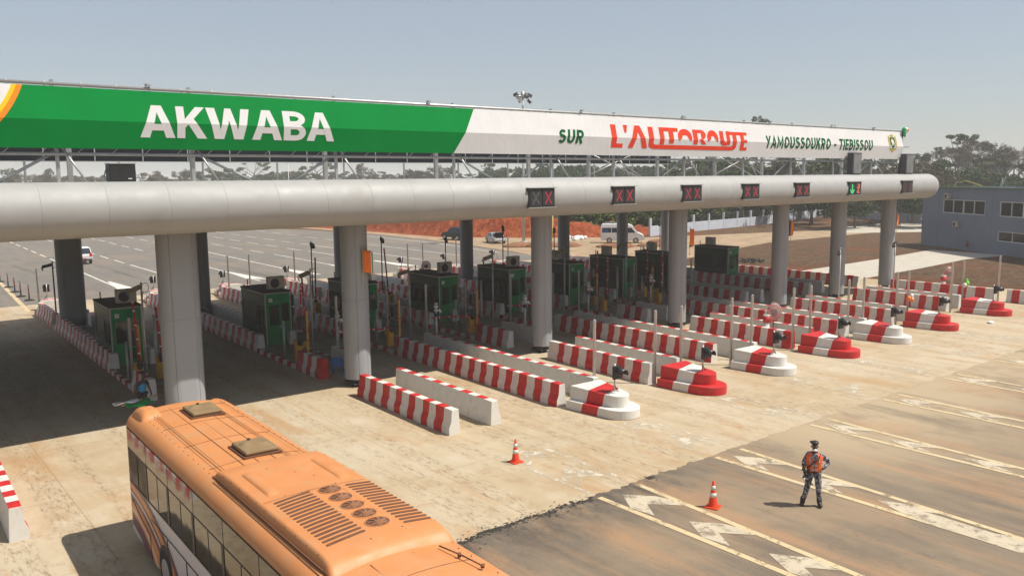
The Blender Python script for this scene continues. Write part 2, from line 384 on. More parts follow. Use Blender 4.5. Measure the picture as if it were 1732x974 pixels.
for x in np.arange(-8, 21.2, .06):
    p_ = noise.noise(Vector((x*.7, 0, 1)))+.6*noise.noise(Vector((x*3, 0, 2)))
    if 16.05 < x < 18.1 or (x > 18.1 and p_ < .15): continue
    ye = 16.35+edge_noise(x)
    for k in range(14):
        if rs_.random() > .45+.5*p_: continue
        yy = ye-.05+rs_.gauss(0, .06 if k < 7 else .17); l_ = rs_.uniform(.012, .075)*(1 if k < 7 else .6); h_ = l_*rs_.uniform(.4, .9)
        n_ = rs_.randint(5, 8); a0 = rs_.random()*6; zz = .0106+.00004*(k+14*(int(x*50) % 5))
        tb.add([(x+l_*cos(a0+i*2*pi/n_)*rs_.uniform(.6, 1.2), yy+h_*sin(a0+i*2*pi/n_)*rs_.uniform(.6, 1.2), zz) for i in range(n_)], [tuple(range(n_))])
tag(tb.build('bitumen_seam', g_tar, fix=False), kind='structure')
sheet('dirt_road', [(60.6, 66.5), (68, 58), (82, 62), (98, 66), (128, 66), (125, 75), (108, 80), (95, 84), (90, 89), (80, 98), (73, 108), (71.6, 143), (68, 160), (69, 142), (69.6, 120), (68.0, 98), (64.6, 79)], .006, g_dirt)
sheet('concrete_path', [(68.2, 37.0), (80, 37.4), (93, 38.3), (101, 37.0), (101.5, 46), (88, 44.8), (78, 44.3), (68.0, 43.9)], .010, g_path)
sheet('forecourt', [(121, 70), (127, 65), (137, 58), (160, 68), (152, 77), (138, 77)], .010, g_path)

# road markings (front) ------------------------------------------------
ym = MB(); wm = MB(); fm = MB()
def strip(mb, x0, y0, x1, y1, w, z=.0145):
    d = Vector((x1-x0, y1-y0)).normalized(); nn = Vector((-d.y, d.x))*w/2
    mb.add([(x0+nn.x, y0+nn.y, z), (x0-nn.x, y0-nn.y, z), (x1-nn.x, y1-nn.y, z), (x1+nn.x, y1+nn.y, z)], [(0, 1, 2, 3)])
pairs = [(16.17, 17.75), (21.45, 22.75), (26.95, 28.1), (32.25, 33.45), (37.7, 38.9), (43.2, 44.5), (48.8, 50.2)]
for a, b in pairs:
    strip(ym, a, 16.15, a-.05, -40, .19); strip(ym, b, 16.15, b-.85, 2, .19)
    strip(fm, a+.02, 21.0, a, 16.6, .14); strip(fm, b+.1, 20.5, b+.02, 16.6, .14)
    w = b-a
    for yy in (15.9, 13.45, 11.0, 8.4):
        fx = lambda u, v: (a+.1+u*(w-.25-(15.9-yy)*.045), yy+v, .0142)
        wm.add([fx(.42, 0), fx(0, -.85), fx(.08, -1.62), fx(.42, -.95)], [(0, 1, 2, 3)])
        wm.add([fx(.42, 0), fx(.42, -.95), fx(.93, -1.65), fx(1.0, -1.2), fx(.88, -.7)], [(0, 1, 2, 3, 4)])
    for yy in (18.6, 20.9):
        fx = lambda u, v: (a+.1+u*(w-.2), yy+v, .0142)
        fm.add([fx(.5, 0), fx(0, -.75), fx(.08, -1.5), fx(.5, -.9), fx(.93, -1.4), fx(.9, -.6)], [(0, 1, 2, 3), (0, 3, 4, 5)])
wm.add([(21.9, 10.3, .0148), (21.42, 9.7, .0148), (21.3, 7.0, .0148), (22.0, 7.3, .0148), (22.1, 9.6, .0148)], [(0, 1, 2, 3, 4)])
tag(ym.build('yellow_lane_lines', k_yellow), kind='structure'); tag(wm.build('white_chevron_markings', k_white), kind='structure')
tag(fm.build('faded_lane_markings', k_faint), kind='structure')
# back plaza markings
pm = MB(); dm_ = MB()
def dashes(x0, y0, x1, y1, per=7.5, ln=4.6, w=.17):
    n = int(abs(y1-y0)/per)
    for i in range(n):
        t0 = i*per/abs(y1-y0); t1 = (i*per+ln)/abs(y1-y0)
        strip(pm, x0+(x1-x0)*t0, y0+(y1-y0)*t0, x0+(x1-x0)*t1, y0+(y1-y0)*t1, w, .0085)
dashes(19.5, 107, 21.5, 170); dashes(24.8, 99.5, 26.5, 170); dashes(31.2, 115.4, 33.2, 180); dashes(36.9, 112, 37.6, 180)
dashes(41.6, 101, 43.6, 180); dashes(46.6, 101, 49, 180); dashes(51.5, 113.7, 53.6, 180); dashes(58, 113, 60.5, 165); dashes(13.5, 108, 14.5, 170)
for a in ((24.3, 76, 24.8, 97), (35.3, 76, 36.9, 110), (40.6, 76, 41.7, 98), (46.3, 78, 46.7, 99), (51, 78, 51.6, 112), (57, 79, 58, 111), (29.5, 72.6, 30.4, 91), (18.4, 76, 19.0, 92), (62.5, 80, 65.8, 98), (65.8, 98, 66.3, 120)):
    strip(pm, *a, .17, .0085)
for x in (18.7, 29.8, 35.2, 40.6, 46.3): pm.add([(x-.55, 75.5, .0087), (x+.75, 73.4, .0087), (x+.75, 75.6, .0087), (x+.42, 82, .0087), (x+.2, 82, .0087)], [(0, 1, 2, 3, 4)])
strip(dm_, 10.1, 66.4, 11.3, 88, .32, .0125); strip(dm_, 11.3, 88, 12.0, 130, .22, .0125)
tag(pm.build('plaza_lane_markings', k_far), kind='structure'); tag(dm_.build('dusty_edge_line', k_yellow), kind='structure')
# earth heaps by the side road
hp = MB()
for (x, y, r, h) in ((70.5, 85.5, 2.6, .5), (72.8, 83.5, 3.0, .6), (75, 81, 2.2, .45), (79, 76, 3, .4), (84, 73.5, 3, .35), (90, 77, 3, .4)):
    hp.ball((x, y, 0), (r, r*.8, h), n=14, k=8)
mh = hp.mesh('earth_heaps', M('heaped_red_earth', (.22, .10, .05), .95, var=.4, scale=1.5, bump=.8))
for v in mh.vertices: v.co.z += .18*noise.noise(v.co*1.5)
tag(obj_mesh('earth_heaps', mh), kind='structure')

# ------------------------------------------------------------------ toll canopy
YF, YB, ZC, RC = 29.75, 57.4, 8.1, .9
XL_, XR_ = -34.0, 64.9  # left end lengthened out of view to deepen the shade under the roof
canopy = thing('toll_canopy', 'long silver toll plaza canopy with a rounded tubular edge on round columns', 'canopy', (0, 0, 0))
path = []; rc = .75
def add_straight(p, q, seams=False):
    L = (Vector(q)-Vector(p)).length; d = (Vector(q)-Vector(p))/L; nn = Vector((d.y, -d.x)); k = int(L/1.9)
    path.append((Vector(p), nn, 0))
    for i in range(1, k):
        c = Vector(p)+d*(L*i/k)
        if seams:
            for e, g in ((-.016, 0), (-.006, .006), (.006, .006), (.016, 0)): path.append((c+d*e, nn, g))
            path.append((c+d*.95, nn, -.004*random.random()))
        else: path.append((c, nn, 0))
    path.append((Vector(q), nn, 0))
def add_arc(c, a0, a1):
    for i in range(1, 8):
        a = a0+(a1-a0)*i/8; path.append((Vector(c)+rc*Vector((cos(a), sin(a))), Vector((cos(a), sin(a))), 0))
add_straight((XL_+rc, YF), (XR_-rc, YF), True); add_arc((XR_-rc, YF+rc), -pi/2, 0)
add_straight((XR_, YF+rc), (XR_, YB-rc), True); add_arc((XR_-rc, YB-rc), 0, pi/2)
add_straight((XR_-rc, YB), (XL_+rc, YB)); add_arc((XL_+rc, YB-rc), pi/2, pi)
add_straight((XL_, YB-rc), (XL_, YF+rc)); add_arc((XL_+rc, YF+rc), pi, 1.5*pi)
NP = 56; n = len(path); tb2 = MB()
def dent(c, i): return .009*noise.noise(Vector((c.x*.9+c.y*.9, 2.2*cos(2*pi*i/NP), 2.2*sin(2*pi*i/NP))))
def tring(c, nn, g):
    return [(c.x+nn.x*(RC-g+dent(c, i))*cos(2*pi*i/NP), c.y+nn.y*(RC-g+dent(c, i))*cos(2*pi*i/NP), ZC+(RC-g+dent(c, i))*sin(2*pi*i/NP)) for i in range(NP)]
for k in range(n):
    (c0, n0, g0), (c1, n1, g1) = path[k], path[(k+1) % n]
    deep = g0 > .004 or g1 > .004
    r0 = tring(c0, n0, g0); r1 = tring(c1, n1, g1)
    nb = len(tb2.v)
    tb2.add(r0+r1, [(i, NP+i, NP+(i+1) % NP, (i+1) % NP) for i in range(NP)], 0, not deep)
b = tb2
b.build('edge_tube', m_alu, canopy, fix=False)
b = MB(); b.box(((XL_+XR_)/2, (YF+YB)/2, 8.42), (XR_-XL_, YB-YF, .14)); b.build('roof_deck', m_steel, canopy)
b = MB(); b.box(((XL_+XR_)/2, (YF+YB)/2, 7.42), (XR_-XL_-.4, YB-YF-.4, .08)); b.build('soffit', m_soffit, canopy)

def column_mesh(a, r, H=7.1, z0=.36):
    gr = [radians(22.5+45*i) for i in range(8)]; e = .014/r
    angs = sorted([(2*pi*i/56, 0) for i in range(56) if all(abs(2*pi*i/56-g) > 2*e for g in gr)]+[(g-e, 0) for g in gr]+[(g, .02) for g in gr]+[(g+e, 0) for g in gr])
    zs = [(z0, 0), (3.84, 0), (3.85, .012), (3.86, 0), (7.42, 0)]
    b = MB(); vs = []; N = len(angs)
    for z, g2 in zs:
        for t, g in angs:
            rr = r-max(g, g2); x = rr*cos(t); x += a if x > .001 else (-a if x < -.001 else 0); vs.append((x, rr*sin(t), z))
    fs = [(k*N+i, k*N+(i+1) % N, (k+1)*N+(i+1) % N, (k+1)*N+i) for k in range(len(zs)-1) for i in range(N)]
    b.add(vs, fs, 0, False); b.add(vs[:N], [tuple(range(N-1, -1, -1))], 0)
    return b
def base_mb(a, r):
    b = MB(); b.cyl((0, 0, .0), (0, 0, .40), r*.45, n=16); b.box((0, 0, .17), (r*1.5+2*a, r*1.5, .05))
    for sx in (-1, 1):
        for sy in (-1, 1): b.cyl((sx*(r*.6+a), sy*r*.6, .1), (sx*(r*.6+a), sy*r*.6, .36), .035, n=8)
    return b
colmesh = {}
for nm, a, r in (('wide', .22, .52), ('mid', .0, .58), ('round', 0, .535)):
    colmesh[nm] = (column_mesh(a, r).mesh('column_'+nm, m_col), base_mb(a, r).mesh('column_base_'+nm, m_dark))
CF = [(-1.5, 32.4, 'wide'), (9.95, 32.4, 'wide'), (17.4, 32.4, 'mid'), (28.17, 32.4, 'round'), (38.92, 32.4, 'round'), (49.5, 32.4, 'round'), (56.85, 32.4, 'round'), (64.1, 32.4, 'round')]
CB = [(-1.5, 56, 'wide'), (10.85, 55.9, 'wide'), (18.65, 55.9, 'round'), (29.0, 55.9, 'round'), (40.2, 55.6, 'round'), (51.0, 55.6, 'round'), (58.6, 55.6, 'round'), (65.0, 55.6, 'round')]
for x, y, k in CF+CB:
    c = obj_mesh('column', colmesh[k][0], canopy, (x, y, 0)); obj_mesh('column_base', colmesh[k][1], c)

# steel frame carrying the banner ---------------------------------------
fr = MB()
PX = [-11, -5.2, .3, 5.8, 10.1, 15.7, 21.4, 27.1, 31.4, 37.0, 42.4, 47.4, 52.4, 57.4]
for x in PX:
    fr.box((x, 30.45, 10.3), (.10, .10, 3.9)); fr.box((x+.9, 33.2, 10.3), (.16, .16, 3.8))
for x in PX:
    fr.cyl((x+.12, 30.35, 10.15), (x+.75, 29.95, 8.93), .035, n=8)
for i, x in enumerate(PX):
    if i % 2: fr.cyl((x, 30.5, 10.0), (x-1.9, 30.5, 8.9), .05, n=8)
    else: fr.cyl((x+.05, 30.5, 10.0), (x+2.2, 30.5, 8.95), .045, n=8)
    fr.cyl((x+.9, 33.2, 12.0), (x, 30.5, 12.0), .05, n=8)
for i in range(len(PX)-1):
    if i in (8, 10): fr.cyl((PX[i]+.4, 33, 9.0), (PX[i]+4.6, 33, 10.4), .035, n=8); fr.cyl((PX[i]+.4, 33, 10.4), (PX[i]+4.6, 33, 9.0), .035, n=8)
fr.cyl((-13, 30.3, 9.90), (60.8, 30.3, 9.90), .055, n=10); fr.cyl((-13, 30.22, 12.10), (61.0, 30.22, 12.10), .055, n=10)
fr.cyl((-13, 30.04, 10.97), (61.9, 30.04, 10.97), .05, n=10); fr.cyl((-13, 33.2, 12.0), (60, 33.2, 12.0), .06, n=10)
x = -12.6
while x < 60.5:
    fr.cyl((x, 30.24, 9.88), (x+.22, 30.12, 10.10), .012, n=5); fr.cyl((x+.3, 30.18, 12.02), (x+.3, 30.20, 12.2), .02, n=5); x += 1.05
fr.build('banner_frame', m_steel, canopy)
b = MB(); b.cyl((61.0, 30.2, 8.9), (61.25, 30.2, 12.25), .075, n=10); b.build('end_post', m_dark, canopy)
for x in (8.6, 19.9, 28.8, 36.4, 44.6, 51.5, 57.0):
    b = MB(); b.cyl((x, 30.2, 12.12), (x, 30.2, 12.22), .02, n=6); b.box((x+.06, 30.15, 12.22), (.18, .12, .07), rz=.4); b.build('spotlight', m_steel, canopy)

# rear banner seen from behind
m_backsheet = M('dark_banner_back', (.010, .012, .016), 1.0, var=.1, scale=.6, spec=0)
t = thing('banner', 'dark back of the rear banner stretched along the far edge of the roof', 'banner', (0, 0, 0))
b = MB(); b.box((27, 57.5, 11.25), (81.4, .03, 1.95)); b.build('sheet', m_backsheet, t)
b = MB()
for i in range(29): b.box((-12.6+i*2.85, 57.44, 11.25), (.06, .05, 2.0))
b.box((27, 57.44, 10.26), (81.4, .05, .05)); b.build('batten', m_steel, t)
for i in range(16):
    b = MB(); b.cyl((-12+i*5.3, 57.7, 8.5), (-12+i*5.3, 57.7, 12.2), .07, n=8); b.build('banner_post', m_steel, t)

# front banner with writing ------------------------------------------------
ZT, ZM, ZBt = 12.02, 10.97, 10.08
def ysurf(z, x=0):
    base = 30.18-(ZT-z)/(ZT-ZM)*.26 if z >= ZM else 29.92+(ZM-z)/(ZM-ZBt)*.17
    return base
def banner_mat(name, col):
    t = NT(name); c = t.coord((1, 1, 1)); wr = t.noise(t.coord((.9, 1, .25), rot=(0, .5, 0)), 1.6, 5, .6, .6); fi = t.noise(t.coord((2.5, 1, .5), rot=(0, -.7, 0)), 2, 4, .6)
    lo = tuple(v*.93 for v in col)
    t.p(Base_Color=t.mix(t.ramp(t.noise(c, .8, 4), (.35, 0), (.7, 1)), col, lo), Roughness=.55)
    t.b.inputs['Specular IOR Level'].default_value = .03
    t.bump(t.math('ADD', wr, t.math('MULTIPLY', fi, .4)), .5, .045); return t.mat
bn_green = banner_mat('green_banner_vinyl', (.0005, .20, .038)); bn_white = banner_mat('white_banner_vinyl', (.63, .63, .635))
bn_red = banner_mat('red_print', (.72, .055, .025)); bn_dgreen = banner_mat('dark_green_print', (.004, .10, .03)); bn_or = banner_mat('orange_print', (.80, .22, .02)); bn_ye = banner_mat('yellow_print', (.80, .47, .02))
bn_gold = banner_mat('gold_print', (.42, .32, .08)); bn_grey = banner_mat('grey_print', (.30, .32, .34))
front = thing('banner', 'green and white AKWABA welcome banner stretched along the front edge of the roof', 'banner', (0, 0, 0))
def on_banner(me, off):
    b = bmesh.new(); b.from_mesh(me)
    bmesh.ops.bisect_plane(b, geom=b.verts[:]+b.edges[:]+b.faces[:], dist=1e-5, plane_co=(0, 0, ZM), plane_no=(0, 0, 1))
    for v in b.verts: v.co.y = ysurf(v.co.z)-off+v.co.y
    b.to_mesh(me); b.free()
def flat_poly(name, polys, mt, off, parent):
    b = MB()
    for k_, p in enumerate(polys): b.add([(x, -.0012*(k_ % 5) if len(polys) > 2 else 0, z) for x, z in p], [tuple(range(len(p)))])
    me = b.mesh(name, mt, fix=False); on_banner(me, off)
    bm = bmesh.new(); bm.from_mesh(me)
    for f in bm.faces:
        f.normal_update()
        if f.normal.y > 0: f.normal_flip()
    bm.to_mesh(me); bm.free(); return obj_mesh(name, me, parent)
def arcp(cx, cz, rx, rz, a0, a1, n=9): return [(cx+rx*cos(a0+(a1-a0)*i/n), cz+rz*sin(a0+(a1-a0)*i/n)) for i in range(n+1)]
GW = {'S': .62, 'U': .66, 'R': .64, 'Y': .66, 'A': .70, 'M': .84, 'O': .72, 'K': .66, 'T': .60, 'I': .20, 'E': .54, 'B': .64, '-': .40, ' ': .26}
def glyph(c):      # centre lines of a bold sans letter
    w = GW[c]; h = .10; x0 = .11; x1 = w-.11
    if c == 'S': return [arcp(w/2, .72, w/2-.11, .18, .45, pi*1.5, 10)+arcp(w/2, .32, w/2-.10, .22, pi/2, -pi+.45, 10)]
    if c == 'U': return [[(x0, 1)]+arcp(w/2, .36, w/2-.11, .26, pi, 2*pi, 10)+[(x1, 1)]]
    if c == 'O': return [arcp(w/2, .5, w/2-.11, .40, 0, 2*pi, 20)]
    if c == 'R': return [[(x0, 0), (x0, 1)], [(x0, .90)]+arcp(x1-.20, .68, .20, .22, pi/2, -pi/2, 8)+[(x0, .46)], [(w*.45, .46), (x1+.02, 0)]]
    if c == 'B': return [[(x0, 0), (x0, 1)], [(x0, .90)]+arcp(x1-.20, .72, .17, .18, pi/2, -pi/2, 8)+[(x0, .54)], [(x0, .54)]+arcp(x1-.20, .32, .20, .22, pi/2, -pi/2, 8)+[(x0, .10)]]
    if c == 'Y': return [[(.08, 1), (w/2, .45), (w-.08, 1)], [(w/2, .45), (w/2, 0)]]
    if c == 'A': return [[(.08, 0), (w/2, .93), (w-.08, 0)], [(w*.25, .28), (w*.75, .28)]]
    if c == 'M': return [[(x0, 0), (x0, .94), (w/2, .25), (x1, .94), (x1, 0)]]
    if c == 'K': return [[(x0, 0), (x0, 1)], [(x1+.02, 1), (x0+.04, .45)], [(w*.42, .58), (x1+.03, 0)]]
    if c == 'T': return [[(0, .90), (w, .90)], [(w/2, .9), (w/2, 0)]]
    if c == 'I': return [[(w/2, 0), (w/2, 1)]]
    if c == 'E': return [[(w, .90), (x0, .90), (x0, .10), (w, .10)], [(x0, .5), (w-.05, .5)]]
    if c == '-': return [[(.04, .42), (w-.04, .42)]]
    return []
def stroke_quads(p, t):
    P = [Vector(q) for q in p]; L_, R_ = [], []
    for i in range(len(P)):
        d0 = (P[i]-P[i-1]).normalized() if i else (P[1]-P[0]).normalized(); d1 = (P[i+1]-P[i]).normalized() if i < len(P)-1 else d0
        if (P[0]-P[-1]).length < 1e-6 and i in (0, len(P)-1): d0 = (P[-1]-P[-2]).normalized(); d1 = (P[1]-P[0]).normalized()
        m_ = (d0+d1); m_ = m_.normalized() if m_.length > 1e-6 else d0; nn = Vector((-m_.y, m_.x)); k = min(1.9, 1/max(.3, nn.dot(Vector((-d1.y, d1.x)))))
        L_.append(P[i]+nn*t/2*k); R_.append(P[i]-nn*t/2*k)
    return [[tuple(L_[i]), tuple(R_[i]), tuple(R_[i+1]), tuple(L_[i+1])] for i in range(len(P)-1)]
def text_on_banner(name, txt, x0, x1, z0, z1, mt, t, shear):
    x = 0; out = []
    for ch in txt:
        for p in glyph(ch): out += stroke_quads([(x+u, v) for u, v in p], t)
        x += GW[ch]+.11
    W_ = x-.11+shear; k = (x1-x0)/W_
    return flat_poly(name, [[(x0+(u+shear*v)*k, z0+v*(z1-z0)) for u, v in q] for q in out], mt, .012, front)
XG0, XG1 = 22.33, 21.15
XBL = -13.0
flat_poly('green_sheet', [[(XBL, ZBt), (XG1, ZBt), (XG0, ZT), (XBL, ZT)]], bn_green, 0, front)
flat_poly('white_sheet', [[(XG1, ZBt), (60.85, ZBt), (60.95, ZT), (XG0, ZT)]], bn_white, 0, front)
# back of sheet is the same cloth, thickness given by a second skin
flat_poly('backing', [[(XBL, ZBt+.01), (60.8, ZBt+.01), (60.9, ZT-.01), (XBL, ZT-.01)]], m_backsheet, -.02, front)
def arc_poly(r0, r1, cx, cz, a0, a1, n=24):
    o = [(cx+r1*cos(a0+(a1-a0)*i/n), cz+r1*sin(a0+(a1-a0)*i/n)) for i in range(n+1)]
    q = [(cx+r0*cos(a0+(a1-a0)*i/n), cz+r0*sin(a0+(a1-a0)*i/n)) for i in range(n+1)]
    return [[o[i], o[i+1], q[i+1], q[i]] for i in range(n)]
def clipz(polys, z0, z1):
    out = []
    for p in polys:
        q = p
        for s, zc in ((1, z0), (-1, z1)):
            r = []
            for i in range(len(q)):
                a, c = q[i], q[(i+1) % len(q)]; ina = s*(a[1]-zc) >= 0; inc = s*(c[1]-zc) >= 0
                if ina: r.append(a)
                if ina != inc: k = (zc-a[1])/(c[1]-a[1]); r.append((a[0]+k*(c[0]-a[0]), zc))
            q = r
            if not q: break
        if len(q) >= 3: out.append(q)
    return out
# circular print at the left end: white disc, yellow and orange rings
ccx, ccz = 1.0, 13.6
flat_poly('orange_ring', clipz(arc_poly(4.09, 4.24, ccx, ccz, -pi*.42, -.1, 40), ZBt+.005, ZT-.005), bn_or, .006, front)
flat_poly('yellow_ring', clipz(arc_poly(3.97, 4.09, ccx, ccz, -pi*.42, -.1, 40), ZBt+.005, ZT-.005), bn_ye, .006, front)
flat_poly('white_disc', clipz(arc_poly(.02, 3.97, ccx, ccz, -pi, 0, 60), ZBt+.005, ZT-.005), bn_white, .006, front)
# AKWABA built from heavy strokes
def letterA(w): return [[(0, 0), (.27*w, 0), (.5*w-.005, .78), (.5*w-.005, 1), (.36*w, 1)], [(w, 0), (.64*w, 1), (.5*w-.005, 1), (.5*w-.005, .78), (.73*w, 0)], [(.30*w, .22), (.70*w, .22), (.64*w, .42), (.36*w, .42)]]
def letterK(w): return [[(0, 0), (.27, 0), (.27, 1), (0, 1)], [(.27, .36), (.40, .54), (.76*w, 1), (w*1.02, 1), (.27, .02+.0)][:0] or [(.27, .33), (.27, .60), (.68*w, 1), (1.0*w, 1)], [(.36, .46), (.56, .63), (1.04*w, 0), (.71*w, 0)]]
def letterW(w): return [[(0, 1), (.20*w, 1), (.30*w, .30), (.385*w, 0), (.17*w, 0)], [(.30*w, .30), (.43*w, 1), (.57*w, 1), (.57*w, .97), (.385*w, 0)], [(.57*w, 1), (.43*w, 1), (.43*w, .97), (.615*w, 0), (.70*w, .30)], [(.70*w, .30), (.615*w, 0), (.83*w, 0), (w, 1), (.80*w, 1)]]
def letterB(w):
    P = [[(0, 0), (.27, 0), (.27, 1), (0, 1)]]
    for c, ro, ri, xr in ((.745, .255, .085, .33), (.28, .28, .10, .37)):
        P += [[(.27, c+ri), (xr+.1, c+ri), (xr+.1, c+ro), (.27, c+ro)], [(.27, c-ro), (xr+.1, c-ro), (xr+.1, c-ri), (.27, c-ri)]]
        for i in range(10):
            a0 = -pi/2+pi*i/10; a1 = -pi/2+pi*(i+1)/10; sx = (w-xr-.1)/ro; s2 = max(.2, (w-xr-.1-.26)/ri) if ri else 1
            P.append([(xr+.1+ri*s2*cos(a0), c+ri*sin(a0)), (xr+.1+ro*sx*cos(a0), c+ro*sin(a0)), (xr+.1+ro*sx*cos(a1), c+ro*sin(a1)), (xr+.1+ri*s2*cos(a1), c+ri*sin(a1))])
    return P
word = []; x = 8.27; HZ = 1.08; z0 = 10.47
for ch, w, adv in (('A', 1.14, 1.20), ('K', .98, 1.02), ('W', 1.56, 1.62), ('A', 1.14, 1.20), ('B', .88, .92), ('A', 1.14, 1.15)):
    f = {'A': letterA, 'K': letterK, 'W': letterW, 'B': letterB}[ch](w)
    word += [[(x+px*1.0, z0+pz*HZ) for px, pz in p] for p in f]; x += adv
sc = (15.42-8.27)/(x-.01-8.27)
word = [[(8.27+(px-8.27)*sc, pz) for px, pz in p] for p in word]
flat_poly('lettering', word, bn_white, .010, front)
text_on_banner('lettering', 'SUR', 27.1, 28.85, 10.62, 11.28, bn_dgreen, .19, .16)
text_on_banner('lettering', 'YAMOUSSOUKRO - TIEBISSOU', 43.85, 56.6, 10.64, 11.36, bn_dgreen, .19, .15)
# L'AUTOROUTE, joined by its underline
def rect(x0, z0, x1, z1): return [(x0, z0), (x1, z0), (x1, z1), (x0, z1)]
def ring(cx, cz, rx, rz, t, a0, a1, n=14):
    return [[(cx+(rx-t)*cos(a), cz+(rz-t)*sin(a)), (cx+rx*cos(a), cz+rz*sin(a)), (cx+rx*cos(c), cz+rz*sin(c)), (cx+(rx-t)*cos(c), cz+(rz-t)*sin(c))]
            for a, c in ((a0+(a1-a0)*i/n, a0+(a1-a0)*(i+1)/n) for i in range(n))]
AU = []
sx_ = lambda px: 30.74+(px-103)/(810-103)*(42.05-30.74)
def L(px0, q0, px1, q1): AU.append(rect(sx_(px0), 10.42+1.2*q0, sx_(px1), 10.42+1.2*q1))
L(103, .04, 126, 1.0); L(126, .04, 155, .21); AU.append([(sx_(163), 1.2*.68+10.42), (sx_(171), 10.42+1.2*.66), (sx_(180), 10.42+1.2*1.0), (sx_(161), 10.42+1.2*1.0)])
AU.append([(sx_(180), 10.47), (sx_(203), 10.47), (sx_(226), 11.30), (sx_(226), 11.62), (sx_(214), 11.62)]); AU.append([(sx_(272), 10.47), (sx_(238), 11.62), (sx_(226), 11.62), (sx_(226), 11.30), (sx_(248), 10.47)])
L(276, .22, 300, .97); AU += ring(sx_(306), 10.42+1.2*.22, sx_(306)-sx_(276), 1.2*.20, .26, pi, 1.5*pi, 8)
L(306, .02, 715, .20); L(330, .22, 352, .97); L(352, .80, 425, .97); L(376, .27, 400, .80)
def halfO(a, b):
    c = (a+b)/2; AU.extend(ring(sx_(c), 10.42+1.2*.58, sx_(b)-sx_(c), 1.2*.36, .34, -.55, pi+.55, 18))
halfO(422, 496); halfO(578, 640)
L(503, .27, 526, .93); L(526, .78, 548, .93); AU += ring(sx_(546), 10.42+1.2*.71, sx_(572)-sx_(546), 1.2*.22, .3, -pi/2, pi/2, 10); AU.append([(sx_(533), 10.42+1.2*.5), (sx_(553), 10.42+1.2*.5), (sx_(574), 10.42+1.2*.27), (sx_(550), 10.42+1.2*.27)])
L(650, .40, 672, .92); AU += ring(sx_(676), 10.42+1.2*.42, sx_(676)-sx_(650), 1.2*.18, .28, pi, 1.5*pi, 8); L(676, .24, 690, .40); L(688, .27, 708, .92)
L(700, .75, 772, .90); L(724, .20, 746, .76); AU += ring(sx_(716), 10.42+1.2*.20, sx_(746)-sx_(716), 1.2*.18, .26, -pi/2, 0, 8)
L(770, .03, 791, .90); L(791, .76, 811, .90); L(791, .40, 808, .54); L(791, .03, 811, .18)
flat_poly('lettering', AU, bn_red, .010, front)
# national crest near the right end
cx0, cz0 = 59.4, 11.2
def ell(cx, cz, rx, rz, n=16): return [(cx+rx*cos(2*pi*i/n), cz+rz*sin(2*pi*i/n)) for i in range(n)]
flat_poly('emblem', [ell(cx0-.46, cz0+.12, .14, .42), ell(cx0+.46, cz0+.12, .14, .42), ell(cx0, cz0+.52, .25, .10), rect(cx0-.5, cz0-.46, cx0+.5, cz0-.36), [(cx0-.3, cz0-.46), (cx0+.3, cz0-.46), (cx0+.12, cz0-.62), (cx0-.12, cz0-.62)]], bn_gold, .008, front)
flat_poly('emblem_shield', [[(cx0-.3, cz0+.40), (cx0-.32, cz0-.1), (cx0, cz0-.42), (cx0+.32, cz0-.1), (cx0+.3, cz0+.40)]], bn_dgreen, .012, front)
flat_poly('emblem_elephant', [ell(cx0-.02, cz0+.14, .17, .16), ell(cx0+.12, cz0+.02, .09, .16), [(cx0-.14, cz0), (cx0-.02, cz0), (cx0-.05, cz0-.2), (cx0-.12, cz0-.2)]], bn_white, .016, front)

# lane signs on the tube -----------------------------------------------------
m_led = M('dark_led_matrix', (.028, .03, .032), .35, var=.5, scale=30)
e_red = EM('lit_red_leds', (.72, .06, .09), .45); e_dim = EM('weak_red_leds', (.40, .05, .07), .22); e_green = EM('lit_green_leds', (.03, .9, .25), 1.0); e_or = EM('orange_red_leds', (.9, .14, .06), .8)
m_off = M('unlit_led_bars', (.10, .10, .10), .5)
def lane_sign(x, label, left, right):
    t = thing('lane_sign', label, 'lane sign', (x, 28.83, 8.1), 0, 'lane control signs along the canopy edge')
    b = MB(); pr_ = [(-.03, -.44), (-.03, .44), (.22, .44), (.22, -.44)]
    b.box((0, .11, 0), (1.56, .24, .86)); b.build('housing', m_black, t, bevel=.01)
    for z_ in (.445, -.445): b = MB(); b.box((0, .02, z_), (1.66, .26, .03)); b.build('rim', m_steel, t)
    for s, k in ((-1, left), (1, right)):
        px = s*.375
        pane = MB(); pane.box((px, -.018, -.01), (.66, .02, .70)); po = pane.build('display_pane', m_led, t)
        q = MB(); mt = {'x': e_red, 'd': e_dim, 'o': m_off, 'g': e_green, '2': e_or}[k]
        if k in 'xdo':
            for a in (.95, -.95): q.box((px, -.034, -.01), (.66, .012, .065), ry=a)
        elif k == 'g':
            q.box((px, -.034, .06), (.07, .012, .44)); q.box((px-.11, -.034, -.2), (.32, .012, .07), ry=.8); q.box((px+.11, -.034, -.2), (.32, .012, .07), ry=-.8)
        else:
            for (u, v, w, h) in ((0, .25, .22, .09), (.1, .13, .14, .18), (-.02, .05, .28, .1), (0, -.08, .12, .12), (-.08, -.2, .14, .14), (.03, -.28, .26, .08)): q.box((px+u, -.034, v), (w, .012, h))
        q.build('light_symbol', mt, po)
    return t
